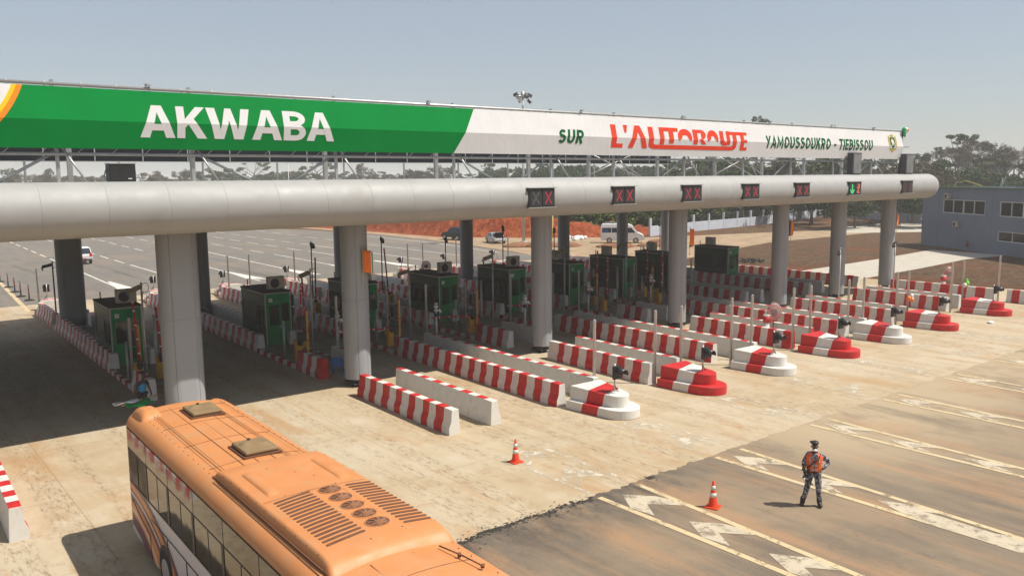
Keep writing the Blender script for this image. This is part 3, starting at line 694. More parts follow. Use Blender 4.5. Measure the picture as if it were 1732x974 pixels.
for x, lab, l, r in ((25.1, 'lane sign with its left cross unlit, nearest the third column', 'o', 'x'),
        (30.5, 'lane sign with two red crosses below the letter L of L\'AUTOROUTE', 'x', 'x'),
        (35.75, 'lane sign with two red crosses above the column beside the white minibus', 'x', 'x'),
        (41.0, 'lane sign with two red crosses below the last letter of L\'AUTOROUTE', 'x', 'x'),
        (46.25, 'lane sign with two red crosses below the middle of YAMOUSSOUKRO', 'x', 'x'),
        (52.4, 'lane sign showing a green arrow beside a broken orange symbol', 'g', '2'),
        (59.55, 'faint lane sign nearest the rounded end of the canopy', 'd', 'd')): lane_sign(x, lab, l, r)
CAB = None
def display_cabinet(x, label):
    t = thing('display_cabinet', label, 'display', (x, 29.75, 8.95), 0, 'grey display boxes on the roof edge')
    b = MB(); b.box((0, 0, .78), (1.12, .42, 1.45)); b.build('casing', m_dark, t, bevel=.015)
    b = MB(); b.box((.02, -.215, .78), (.94, .02, 1.28)); b.build('screen', M('weathered_grey_screen', (.17, .17, .175), .5, var=.25, scale=2), t)
    b = MB(); b.box((-.45, 0, .03), (.08, .3, .1)); b.box((.45, 0, .03), (.08, .3, .1)); b.build('bracket', m_dark, t)
display_cabinet(53.85, 'grey display box on the roof edge under the end of the word TIEBISSOU')
display_cabinet(61.2, 'grey display box on the roof edge under the balloons at the banner end')
t = thing('loudspeaker', 'black loudspeaker box standing on the canopy edge under the green banner', 'loudspeaker', (7.6, 30.1, 8.98))
b = MB(); b.box((0, 0, .31), (.82, .5, .58)); b.build('cabinet', m_black, t, bevel=.02)
b = MB(); b.box((0, 0, .62), (.86, .54, .03)); b.build('lid', m_steel, t)
b = MB(); b.box((.22, -.257, .12), (.12, .01, .03)); b.build('badge', m_plate, t)
for x_ in (-1, 1): b = MB(); b.cyl((x_*.62, -.1, 0), (x_*.42, .1, .45), .022, n=6); b.build('stay', m_steel, t)

# ------------------------------------------------------------------ toll islands
XL0 = {0: 1.05, 1: 9.0, 2: 16.22, 3: 21.55, 4: 26.97, 5: 32.5, 6: 38.15, 7: 43.0, 8: 48.9, 9: 56.4, 10: 63.2}
SK = .03
def XI(i, y): return XL0[i]+SK*(y-24)
ISL = {0: 'far left island', 1: 'island by the person in blue', 2: 'island by the blue chair'}
for i in range(3, 11): ISL[i] = ORD[i]+' island from the left'
IW = 2.32
PROF = [(0, 0), (0, .25), (.09, .47), (.13, .90), (.42, .90), (.47, 0)]
def barrier_mesh(Lg, flip, first_red, per=.49, red_end=False):
    rnd = random.Random(int(Lg*1000)+flip); b = MB(); y = 0; red = first_red; pts = [0]
    while y < Lg-.3: y += per*rnd.uniform(.88, 1.12); pts.append(min(y, Lg))
    if pts[-1] < Lg: pts[-1] = Lg
    n = len(PROF)
    pr_ = [((.47-x if flip else x), z) for x, z in PROF]
    rows = [[(x, yy+(.02*rnd.uniform(-1, 1) if 0 < k < len(pts)-1 else 0), z) for x, z in pr_] for k, yy in enumerate(pts)]
    for k in range(len(pts)-1):
        for j in range(n-1):
            mi = (1 if red else 0) if j in (0, 1, 2, 3) else 0
            b.add([rows[k][j], rows[k+1][j], rows[k+1][j+1], rows[k][j+1]], [(0, 1, 2, 3)], mi)
        red = not red
    b.add(rows[0], [tuple(range(n))], 1 if red_end else 0); b.add(rows[-1], [tuple(range(n))], 0)
    return b
def barrier(i, side, y0, y1, label, first_red=False, red_end=False, per=.49):
    x = XI(i, y0)+(0 if side == 'L' else IW-.47)
    o = barrier_mesh(y1-y0, side == 'R', first_red, per, red_end).build('concrete_barrier', [m_white, m_red], None, (x, y0, .008), -SK, bevel=.012)
    return tag(o, label, 'concrete barrier', 'red and white concrete barriers of the toll islands')
GZ = {i: .03 for i in range(11)}
def side_words(s): return 'striped left barrier' if s == 'L' else 'white-faced right barrier'
for i in (2, 4, 6, 8, 9):
    y1 = {2: 30.7, 4: 30.85, 6: 31.0, 8: 31.3, 9: 31.0}[i]; y0 = {2: 23.65, 4: 24.0, 6: 24.2, 8: 24.3, 9: 24.35}[i]
    nm = {2: 'nearest pair, right of the bus', 4: 'pair in front of the third round column', 6: 'pair holding the wrapped red lamp', 8: 'pair with orange and white balloons', 9: 'pair with green and white balloons'}[i]
    barrier(i, 'L', y0, y1, side_words('L')+' of the '+nm, first_red=(i in (6,)), red_end=(i == 6)); barrier(i, 'R', y0, y1, side_words('R')+' of the '+nm, red_end=(i == 6))
for i in (3, 5, 7):
    nm = {3: 'long pair beside the second column', 5: 'long pair right of the third column', 7: 'long pair between the wrapped lamp and the orange flags'}[i]
    barrier(i, 'L', {3: 23.9, 5: 24.9, 7: 23.9}[i], 36.85, side_words('L')+' of the '+nm, first_red=(i != 7)); barrier(i, 'R', 23.8, 37.0, side_words('R')+' of the '+nm)
for i, ya, yb in ((1, 35.6, 38.1), (2, 34.4, 37.1), (4, 34.2, 37.2), (6, 34.4, 37.1), (8, 34.9, 41.2), (9, 34.6, 46.0), (10, 34.4, 47.4)):
    nm = {1: 'beside the person in blue', 2: 'with the red end by the blue chair', 4: 'left of the third round column', 6: 'left of the fourth round column', 8: 'in the shade right of the fourth column', 9: 'in the shade in front of the last booth', 10: 'at the edge of the brown field'}[i]
    barrier(i, 'L', ya, yb, ('short ' if yb-ya < 4 else 'long ')+'striped barrier '+nm, first_red=(i == 2), red_end=(i == 2))
    if i != 10: barrier(i, 'R', ya, yb, 'white-faced '+('short ' if yb-ya < 4 else 'long ')+'right barrier '+nm)
for i in range(1, 10):
    nm = ISL[i]
    ym_ = 42.2
    barrier(i, 'L', ym_ if i < 8 else 47.0, 57.0, 'shaded striped barrier left of the booth on the '+nm, per=.52)
    barrier(i, 'R', ym_ if i < 8 else 47.0, 57.0, 'shaded white barrier right of the booth on the '+nm)
    barrier(i, 'L', 58.2, 64.2, 'sunlit striped barrier beyond the roof on the '+nm, first_red=True); barrier(i, 'R', 58.2, 64.2, 'sunlit white barrier beyond the roof on the '+nm)
o = barrier(0, 'R', 23.6, 31.0, 'white-faced barrier cut by the left edge of the picture, beside the bus', first_red=True); o.location.x = 2.72
barrier(10, 'L', 24.1, 31.7, 'striped barrier below the wrapped red lamp at the edge of the field', per=.62)
o = barrier(10, 'L', 15.6, 23.4, 'striped barrier at the right edge of the picture', per=.55); o.location.x = 63.3

# raised island slabs with painted kerbs
for i in range(1, 10):
    b = MB(); y = {1: 38.2, 8: 41.3, 9: 46.1}.get(i, 37.15); ye = 64.4; k = 0; ys0 = y
    while y < ye:
        y2 = min(y+.52, ye); x0 = .02+SK*(y-ys0)*0; 
        b.box((.09, (y+y2)/2-ys0, .10), (.17, y2-y, .20), k % 2); b.box((IW-.09, (y+y2)/2-ys0, .10), (.17, y2-y, .20), k % 2); y = y2; k += 1
    b.box((IW/2, (ye-ys0)/2, .085), (IW-.36, ye-ys0-.01, .17), 2)
    o = b.build('island_kerb', [m_white, m_red, m_kerbtop], None, (XI(i, ys0), ys0, .006), -SK)
    tag(o, 'raised slab with red and white kerb of the '+ISL[i], 'traffic island', 'raised toll island slabs')
for i in GZ: GZ[i] = .03

# bullnoses -------------------------------------------------------------------
def nose_outline(hw, yb, ys, yn, back=1.0, n=20):
    p = [(-hw*back, yb), (-hw, ys)]
    for k in range(1, n):
        a = pi+pi*k/n; p.append((hw*.985*cos(a)+0, ys-(ys-yn)*abs(sin(a))**.9))
    return p+[(hw, ys), (hw*back, yb)]
def bullnose_mesh(nose_red):
    b = MB(); b.prism(nose_outline(.80, 0, -1.75, -2.72, 1.3), 0, .36)
    top = MB(); top.prism(nose_outline(.52, 0, -1.62, -2.25, 1.6), .34, .90)
    res = []
    for q, dz in ((b, 0), (top, 0)):
        me = q.mesh('bullnose', [m_white, m_red]); bm = bmesh.new(); bm.from_mesh(me)
        for c in ((0, -.55, .2), (0, -1.35, .2)):
            bmesh.ops.bisect_plane(bm, geom=bm.verts[:]+bm.edges[:]+bm.faces[:], plane_co=c, plane_no=(.28, -1, -.22))
        for f in bm.faces:
            c = f.calc_center_median(); s = [(Vector((.28, -1, -.22)).dot(c-Vector(q_))) for q_ in ((0, -.55, .2), (0, -1.35, .2))]
            band = (s[0] > 0)+(s[1] > 0); mid = band == 1
            f.material_index = int(mid != nose_red)
        for v in bm.verts:
            if v.co.z > .8: v.co.z -= .10*max(0, min(1, (-v.co.y)/2.2)); v.co.x *= .96
        bm.to_mesh(me); bm.free(); res.append(me)
    return res
BN = {True: bullnose_mesh(True), False: bullnose_mesh(False)}
# small traffic signal used on the bullnoses
def make_signal():
    t = thing('traffic_signal', 'x', 'traffic signal', (0, 0, 0))
    b = MB(); b.cyl((0, 0, 0), (0, 0, 1.12), .03, n=8); b.cyl((0, 0, 0), (0, 0, .03), .11, n=10); b.build('pole', m_steel, t)
    b = MB(); b.box((.0, -.12, .80), (.40, .12, .52)); b.build('head', m_black, t, bevel=.02)
    b = MB()
    for k in range(14):
        a0 = pi*(-.12)+pi*1.24*k/14; a1 = pi*(-.12)+pi*1.24*(k+1)/14; r0, r1 = .20, .17
        b.add([(r0*cos(a0), -.18, .82+r0*sin(a0)), (r0*cos(a1), -.18, .82+r0*sin(a1)), (r1*cos(a1), -.56, .80+r1*sin(a1)), (r1*cos(a0), -.56, .80+r1*sin(a0))], [(0, 1, 2, 3)], 0, True)
    o = b.build('visor', m_black, t); so2 = o.modifiers.new('solid', 'SOLIDIFY'); so2.thickness = .012
    b = MB(); b.cyl((0, -.175, .82), (0, -.20, .82), .15, n=18); b.build('lens', m_dark, t)
    b = MB(); b.tube([(.02, .02, .3), (.10, .02, .12), (.06, -.1, .03), (.2, -.12, .02)], .014, 6); b.tube([(-.02, .0, .35), (.12, .08, .2), (.22, .0, .03)], .012, 6); b.tube([(.0, -.05, .25), (.15, .1, .1), (.3, .05, .02), (.35, -.1, .02)], .012, 6); b.build('cable', m_black, t)
    return t
sig = make_signal(); sig_used = [False]
def place_signal(loc, rz, label, group):
    if not sig_used[0]:
        sig_used[0] = True; sig.location = loc; sig.rotation_euler[2] = rz; tag(sig, label, None, group); return sig
    return dup(sig, loc, rz, label, group)
TIPX = {3: 22.72, 4: 28.05, 5: 33.22, 6: 38.85, 7: 44.2, 8: 49.9, 9: 57.55}
for k, (i, x) in enumerate(TIPX.items()):
    nr = i in (4, 6, 8, 9); t = thing('bullnose', ('red-nosed' if nr else 'white-nosed')+' stepped concrete bullnose, '+ORD[k+1]+' from the left in the row facing the camera', 'bullnose', (x, 23.5, .008), -SK, 'stepped concrete bullnoses in front of the toll islands')
    o1 = obj_mesh('plinth', BN[nr][0], t); o2 = obj_mesh('block', BN[nr][1], t)
    for o in (o1, o2):
        bv = o.modifiers.new('bevel', 'BEVEL'); bv.width = .025; bv.segments = 2; bv.limit_method = 'ANGLE'
    place_signal((x+.05, 21.95, .80), 0, 'black hooded signal standing on the '+ORD[k+1]+' bullnose from the left', 'hooded signals on the bullnoses')
for i in range(1, 10):
    x = XI(i, 64.5)+IW/2
    t = thing('bullnose', 'white-nosed bullnose at the far end of the '+ISL[i], 'bullnose', (x, 64.6, .008), pi-SK, 'bullnoses at the far ends of the toll islands')
    obj_mesh('plinth', BN[False][0], t); obj_mesh('block', BN[False][1], t)
    place_signal((x-.1, 66.2, .80), pi, 'signal on the far bullnose of the '+ISL[i], 'signals on the far bullnoses')

# poles --------------------------------------------------------------------------
def pole_mesh(h, r):
    b = MB(); b.cyl((0, 0, 0), (0, 0, h), r, n=12); b.cyl((0, 0, h), (0, 0, h+.03), r, r*.5, n=12); b.cyl((0, 0, 0), (0, 0, .02), r*1.8, n=12); return b
pm_cache = {}
def pole(x, y, h, label, group, z=.008, r=.065, mt=None, nm='steel_pole'):
    k = (round(h, 1), r, mt)
    if k not in pm_cache: pm_cache[k] = pole_mesh(h, r).mesh(nm, mt or m_pole)
    return tag(obj_mesh(nm, pm_cache[k], None, (x, y, z)), label, 'pole', group)
front_poles = [(23.75, 24.05, 'third toll island', 'right'), (27.35, 23.95, 'fourth toll island', 'left'), (29.15, 24.0, 'fourth toll island', 'right'), (32.85, 24.0, 'fifth toll island', 'left'), (34.45, 24.0, 'fifth toll island', 'right'), (38.05, 24.0, 'sixth toll island', 'left'), (39.65, 24.0, 'sixth toll island', 'right'),
               (43.45, 24.0, 'seventh toll island', 'left'), (45.1, 24.0, 'seventh toll island', 'right'), (48.95, 24.0, 'eighth toll island', 'left'), (50.35, 24.0, 'eighth toll island', 'right'), (56.25, 24.0, 'ninth toll island', 'left'), (57.95, 24.0, 'ninth toll island', 'right'), (63.75, 24.0, 'edge of the brown field', 'near')]
for x, y, a, s in front_poles: pole(x, y, 3.22, 'tall grey pole '+s+' behind the bullnose of the '+a.replace(' toll', '')+' from the left' if 'island' in a else 'tall grey pole standing alone at the edge of the brown field', 'tall grey poles behind the bullnoses')
mid_poles = [(9.6, 38.4, 2.95, 1), (11.15, 40.2, 2.7, 1), (18.34, 40.1, 2.65, 2), (18.6, 36.6, 3.2, 2), (23.55, 40.2, 2.62, 3), (24.26, 40.2, 2.65, 3), (24.3, 37.4, 3.2, 3), (28.55, 39.7, 2.75, 4), (30.17, 40.3, 2.7, 4), (30.6, 38.0, 3.2, 4), (35.0, 40.3, 2.7, 5), (36.09, 40.4, 2.65, 5), (36.6, 38.5, 3.0, 5), (39.6, 40.2, 2.65, 6), (41.7, 40.0, 2.7, 6), (43.55, 40.2, 2.75, 6), (46.6, 40.2, 2.7, 7), (47.4, 38.2, 3.0, 7), (60.0, 46.5, 2.8, 9)]
seen = {}
for x, y, h, i in mid_poles:
    seen[i] = seen.get(i, 0)+1
    pole(x, y, h, ORD[seen[i]]+' grey pole before the booth on the '+ISL[i], 'grey poles in front of the booths', z=.17)
for x, y, i in ((9.65, 39.3, 1), (17.3, 39.9, 2), (22.75, 40.0, 3), (28.1, 40.05, 4), (33.75, 40.3, 5), (44.65, 40.4, 7)):
    pole(x, y, 1.75, 'short grey post by the booth door on the '+ISL[i], 'short posts by the booth doors', z=.17, r=.055)
for x, i, nn in ((10.45, 1, 'lone'), (23.6, 3, 'left'), (25.3, 3, 'right'), (29.1, 4, 'lone'), (40.0, 6, 'left'), (41.6, 6, 'right'), (45.35, 7, 'lone'), (51.6, 8, 'lone'), (58.6, 9, 'lone')):
    pole(x, 64.4, 3.2, nn+' slim pole by the far bullnose of the '+ISL[i], 'slim poles at the far ends of the islands')

m_hous = M('brown_grey_housing', (.16, .13, .09), .5)
def make_cam(h, tilt, dark, back=False):
    t = thing('camera_pole', 'x', 'camera pole', (0, 0, 0)); mt = m_dark if dark else m_pole
    b = MB(); b.cyl((0, 0, 0), (0, 0, h), .05, .042, n=10); b.cyl((0, 0, 0), (0, 0, .02), .12, n=10); b.build('mast', mt, t)
    b = MB(); M3 = Matrix.Rotation(tilt, 3, 'X')
    b.box((.0, -.30, h-.28), (.24, .55, .2), rx=tilt); b.build('camera_housing', m_dark if dark else m_hous, t, bevel=.02)
    b = MB(); b.box((0, -.58, h-.36-.12*(tilt > .2)), (.26, .05, .22), rx=tilt); b.build('camera_hood', m_black, t)
    b = MB(); b.box((0, -.07, h-.26), (.06, .14, .06)); b.build('bracket', m_dark, t)
    b = MB(); b.tube([(.0, .04, h-.1)]+[(.0, .16+.14*cos(a), h-.22+.2*sin(a)) for a in np.linspace(2.2, -2.2, 9)]+[(0, .04, h-.5)], .012, 6); b.build('cable', m_black, t)
    return t
cams = {('near', 0): make_cam(4.2, .35, False), ('far', 0): make_cam(4.2, .25, True)}; used = {}
def camera_pole(kind, x, y, z, rz, label, group, sc=1):
    p = cams[(kind, 0)]
    if kind not in used: used[kind] = 1; p.location = (x, y, z); p.rotation_euler[2] = rz; tag(p, label, None, group); o = p
    else: o = dup(p, (x, y, z), rz, label, group)
    o.scale = (1, 1, sc); return o
for x, y, i, sc in ((10.15, 38.2, 1, 1.07), (18.45, 39.0, 2, 1.05), (24.4, 39.2, 3, .95), (30.45, 39.5, 4, 1.05), (36.3, 39.5, 5, 1.05), (42.35, 39.8, 6, 1.05)):
    camera_pole('near', x, y, .17, -2.0 if i < 3 else -2.2, 'pale camera pole before the booth on the '+ISL[i], 'camera poles before the booths', sc)
camera_pole('near', 53.0, 30.0, .008, 2.2, 'white camera pole with a small black camera beside the sixth front column', 'camera poles at the far right islands', .97)
camera_pole('near', 62.4, 30.9, .008, 2.2, 'white camera pole with a small black camera right of the last front column', 'camera poles at the far right islands', .95)
for x, i, sc in ((27.6, 4, 1.02), (33.6, 5, 1.04), (39.75, 6, .95), (45.9, 7, 1.14), (52.0, 8, 1.02), (66.8, 10, 1.06)):
    camera_pole('far', x, 58.0, .17 if i < 10 else .01, 2.4, 'dark camera pole behind the '+ISL[i], 'dark camera poles along the far roof edge', sc)
camera_pole('far', 10.55, 59.4, .17, -1.9, 'dark camera pole left of the first rear column, camera facing left', 'dark camera poles along the far roof edge', .92)

def make_reader():
    t = thing('sensor_post', 'x', 'sensor post', (0, 0, 0))
    b = MB(); b.cyl((0, 0, 0), (0, 0, 2.1), .055, n=10); b.build('post', m_pole, t)
    b = MB(); b.cyl((0, 0, 1.62), (0, 0, 1.80), .085, n=10); b.build('band', M('navy_band', (.02, .03, .12), .5), t)
    b = MB(); b.cyl((0, 0, 1.9), (0, 0, 2.0), .11, n=10); b.cyl((0, 0, 2.08), (0, 0, 2.2), .12, n=10); b.cyl((0, 0, 2.26), (0, 0, 2.34), .09, n=10); b.box((.12, -.1, 1.95), (.14, .12, .1)); b.box((-.1, -.08, 2.15), (.1, .16, .12)); b.cyl((.16, -.1, 1.9), (.16, -.22, 1.88), .05, n=8); b.build('sensor', m_plate, t)
    return t
rd = make_reader(); first = True
for x, y, i in ((19.0, 37.3, 2), (24.3, 36.45, 3), (29.7, 35.6, 4), (36.1, 37.1, 5), (42.2, 37.4, 6), (61.5, 55.5, 9)):
    lab = 'post with white sensors and navy band on the '+ISL[i]
    if first: rd.location = (x, y, .17); tag(rd, lab, None, 'sensor posts with navy bands'); first = False
    else: dup(rd, (x, y, .17 if i < 9 else .01), 0, lab, 'sensor posts with navy bands')

# lifting barriers ---------------------------------------------------------------
def gate(x, y, ang, length, label, rz=0, dark=False, z=.17):
    t = thing('lifting_barrier', label, 'lifting barrier', (x, y, z), rz, 'lifting barriers of the toll lanes')
    b = MB(); b.box((0, 0, .5), (.34, .30, 1.0)); b.box((0, 0, 1.03), (.38, .34, .06)); b.build('cabinet', m_yellow, t, bevel=.015)
    b = MB(); b.box((0, -.22, 1.0), (.20, .16, .42)); b.cyl((0, -.14, 1.0), (0, -.34, 1.0), .13, n=12); b.build('hinge', m_black, t)
    d = Vector((-sin(ang), 0, cos(ang))); p0 = Vector((0, -.26, 1.0))
    b = MB(); k = 0; s = -.1
    while s < length:
        e = min(s+.62, length); b.cyl(p0+d*s, p0+d*e, .05, n=8, mi=0)
        b.cyl(p0+d*(e-.05), p0+d*(e+.02), .054, n=8, mi=1); s = e
    b.build('arm', [m_redarm, m_plate], t)
    return t
for a in ((9.75, 37.9, .05, 2.75, 'raised red arm nearest the person in blue'), (10.95, 38.9, .06, 2.35, 'raised red arm next to the big front column on the left'), (17.3, 38.2, -.05, 2.6, 'raised red arm on the left side of the toll island with the blue chair'), (18.9, 41.0, .04, 2.75, 'raised red arm right of the booth near the blue chair'), (22.55, 38.3, 1.52, 3.1, 'lowered red arm pointing at the column with the large orange flag'), (28.12, 38.6, 1.50, 3.2, 'lowered red arm crossing the lane before the column with a white-booted sensor post'), (33.6, 39.0, 1.48, 2.6, 'lowered red arm left of the third round column'),
          (39.25, 38.85, -.02, 2.6, 'raised red arm before the booth on the sixth toll island'), (41.0, 41.5, .0, 2.75, 'raised red arm between two booths on the sixth toll island'), (44.5, 38.7, -.02, 2.6, 'raised red arm left of the column with the slim orange flag'), (46.2, 41.6, -.02, 2.75, 'raised red arm close behind the fourth round column')):
    gate(*a)
gate(23.6, 49.0, .03, 2.9, 'dark raised arm far back behind the flagged second column', pi); gate(29.0, 49.0, -.08, 3.2, 'dark raised arm far back left of the third booth', pi); gate(34.6, 49.0, .0, .4, 'yellow cabinet with a missing arm in deep shade', pi)
def terminal(x, y, i, dx=-.12):
    t = thing('card_terminal', 'slim yellow post with black card readers on the '+ISL[i], 'card terminal', (x, y, .17), 0, 'yellow card terminal posts')
    b = MB(); b.box((0, 0, 1.25), (.11, .11, 2.5)); b.build('post', m_yellow, t, bevel=.01)
    b = MB(); b.box((dx-.16, -.02, 1.25), (.34, .22, .42)); b.box((dx-.18, -.02, 1.95), (.30, .28, .66)); b.build('reader', m_black, t, bevel=.02)
    b = MB(); b.cyl((0, 0, 2.5), (0, 0, 2.64), .05, n=8); b.box((0, 0, 1.5), (.14, .14, .05)); b.box((0, 0, 1.05), (.14, .14, .05)); b.build('lamp', m_redarm, t)
for x, y, i in ((10.1, 39.0, 1), (17.55, 37.7, 2), (22.9, 37.9, 3), (28.25, 38.2, 4), (39.1, 39.4, 6), (44.4, 39.2, 7)): terminal(x, y, i)

# booths -----------------------------------------------------------------------------
def make_booth():
    t = thing('toll_booth', 'x', 'toll booth', (0, 0, 0)); w, d, h = 1.42, 3.6, 2.84
    b = MB()   # four walls as panels round real openings
    def wall_x(x, thick, segs):
        for (y0, y1, z0, z1, mi) in segs: b.box((x, (y0+y1)/2, (z0+z1)/2), (thick, y1-y0, z1-z0), mi)
    for x in (.03, w-.03):
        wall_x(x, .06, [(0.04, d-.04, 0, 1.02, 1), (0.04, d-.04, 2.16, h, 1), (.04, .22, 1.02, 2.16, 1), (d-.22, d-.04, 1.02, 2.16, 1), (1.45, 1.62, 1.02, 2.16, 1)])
    for (x0, x1, z0, z1) in ((.06, .12, 0, h), (w-.56, w-.50, 0, h), (w-.12, w-.06, 0, h), (.12, w-.12, 2.24, h), (w-.5, w-.12, 0, 1.25)): b.box(((x0+x1)/2, .03, (z0+z1)/2), (x1-x0, .06, z1-z0), 0)
    for (x0, x1, z0, z1) in ((.06, .3, 0, h), (w-.3, w-.06, 0, h), (.3, w-.3, 0, 1.0), (.3, w-.3, 2.2, h)): b.box(((x0+x1)/2, d-.03, (z0+z1)/2), (x1-x0, .06, z1-z0), 0)
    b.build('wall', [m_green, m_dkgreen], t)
    b = MB(); b.box((w/2, d/2, .02), (w-.1, d-.1, .06)); b.box((w/2, 1.9, 1.0), (w-.3, .6, .05)); b.box((w/2+.2, 1.95, 1.25), (.4, .08, .36)); b.build('counter', m_dark, t)
    b = MB(); b.box((w/2, d/2, h+.045), (w+.06, d+.06, .09)); b.build('roof', m_roofdk, t)
    b = MB()
    for x in (0.02, w-.02):
        for y in (.02, d-.02): b.box((x, y, h/2), (.05, .05, h))
    for x in (0, w): b.box((x, d/2, h-.02), (.03, d, .05))
    for y in (0, d): b.box((w/2, y, h-.02), (w, .03, .05))
    b.build('corner_trim', m_trim, t)
    b = MB(); b.box((.12+.37, .035, .55), (.72, .05, 1.08)); b.box((.17, .035, 1.66), (.10, .05, 1.14)); b.box((.80, .035, 1.66), (.10, .05, 1.14)); b.box((.49, .035, 2.2), (.72, .05, .06))
    dr = b.build('door', m_green, t)
    b = MB(); b.box((.49, .04, 1.63), (.52, .02, 1.06)); b.build('door_window', m_glass, dr)
    b = MB(); b.box((.82, -.01, 1.0), (.05, .06, .16)); b.cyl((.82, -.04, 1.0), (.70, -.04, 1.0), .014, n=6); b.build('handle', m_steel, dr)
    b = MB(); b.box((w-.31, .04, 1.73), (.38, .02, .96)); b.build('side_pane', m_glass, t)
    for x in (.03, w-.03):
        b = MB(); b.box((x, .835, 1.59), (.02, 1.23, 1.14)); b.box((x, 2.5, 1.59), (.02, 1.76, 1.14)); wn = b.build('side_window', m_glass, t)
        b = MB(); ox = -.035 if x < 1 else .035
        for y in (.55, 1.15): b.box((x+ox, y, 1.5), (.03, .035, .9))
        b.box((x+ox, .85, 1.95), (.03, .62, .035)); b.box((x+ox, .85, 1.05), (.03, .62, .035)); b.build('sliding_frame', m_dark, wn)
    b = MB(); b.box((.30, -.008, 2.46), (.20, .016, .20)); b.build('notice', m_plate, t)
    b = MB(); b.box((.30, -.02, 2.46), (.12, .006, .012)); b.box((.30, -.02, 2.46), (.012, .006, .12)); b.build('notice_mark', m_trim, t)
    return t
bo = make_booth()
def make_ac(cabinet=m_ac):
    t = thing('air_conditioner', 'x', 'air conditioner', (0, 0, 0))
    b = MB(); b.box((0, 0, .36), (.92, .36, .62)); b.box((0, 0, .69), (.96, .40, .03)); b.build('casing', cabinet, t, bevel=.015)
    b = MB(); b.cyl((-.12, -.175, .36), (-.12, -.19, .36), .26, n=24); b.build('fan_opening', m_black, t)
    b = MB()
    for r in (.08, .15, .22): b.tube([(-.12+r*cos(a), -.195, .36+r*sin(a)) for a in np.linspace(0, 2*pi, 20)], .006, 4)
    for a in range(6): b.cyl((-.12, -.195, .36), (-.12+.26*cos(a*pi/3), -.195, .36+.26*sin(a*pi/3)), .006, n=4)
    b.build('fan_grille', m_dark, t)
    b = MB(); b.box((-.3, 0, .03), (.06, .4, .06)); b.box((.3, 0, .03), (.06, .4, .06)); b.build('foot', m_dark, t)
    b = MB(); b.box((.40, -.19, .5), (.08, .02, .2)); b.build('service_panel', m_trim, t)
    return t
ac = make_ac()
BOOTHS = [(9.85, 42.7, 1), (17.5, 42.6, 2), (22.9, 42.6, 3), (28.66, 42.6, 4), (34.2, 42.6, 5), (39.55, 42.55, 6), (44.9, 42.5, 7), (50.1, 42.6, 8), (57.8, 42.75, 9)]
BW = {1: 'nearest green toll booth on the left, behind two raised red arms', 2: 'green toll booth between the first two front columns', 3: 'green toll booth mostly hidden behind the column with the large orange flag', 4: 'green toll booth right of the flagged second column', 5: 'green toll booth left of the third round column',
      6: 'green toll booth just right of the third round column', 7: 'green toll booth before the rear column with the white minibus behind', 8: 'green toll booth partly hidden by the fourth round column', 9: 'last green toll booth on the right, standing before the brown field'}
AW = {1: 'nearest air conditioner, on the left booth roof', 2: 'air conditioner on the booth between the first two front columns', 3: 'air conditioner half hidden by the column with the large orange flag', 4: 'air conditioner on the booth right of the flagged second column', 5: 'air conditioner on the booth left of the third round column',
      6: 'air conditioner on the booth just right of the third round column', 7: 'dark air conditioner on the booth below the white minibus', 8: 'dark air conditioner on the booth left of the fourth round column', 9: 'dark air conditioner on the last booth on the right'}
for x, y, i in BOOTHS:
    if i == 1: o = bo; o.location = (x, y, .17); o.rotation_euler[2] = -SK; tag(o, BW[i], None, 'green toll booths'); a = ac; a.location = (x+.95, y+.75, 3.10); tag(a, AW[i], None, 'air conditioners on the booth roofs')
    else:
        dup(bo, (x, y, .17), -SK, BW[i], 'green toll booths')
        dup(ac, (x+(.95 if i < 6 else .62), y+(.75 if i < 6 else 2.3), 3.10), .05 if i < 6 else 1.4, AW[i], 'air conditioners on the booth roofs')
    p = MB(); p.cyl((0, 0, 0), (0, 0, .32), .03, n=8); p.cyl((0, 0, .32), (0, 0, .36), .045, n=8)
    tag(p.build('vent_pipe', m_dark, None, (x+.35, y+3.2, 3.10)), 'vent pipe on the booth roof of the '+ISL[i], 'vent pipe', 'vent pipes on the booth roofs')
# far side signal heads in the shade
for x, y, i in ((25.6, 45.2, 3), (31.6, 45.5, 4), (20.1, 44.5, 2), (37.3, 45.3, 5), (11.6, 44.4, 1)):
    t = thing('signal_post', 'black signal boxes beside the booth on the '+ISL[i], 'signal post', (x-.25, y, .17), 0, 'black signal posts beside the booths')
    b = MB(); b.cyl((0, 0, 0), (0, 0, 2.5), .04, n=8); b.build('post', m_dark, t)
    b = MB(); b.box((-.12, -.1, 2.1), (.34, .24, .62)); b.box((-.1, -.1, 1.45), (.3, .2, .4)); b.build('signal_box', m_black, t, bevel=.02)

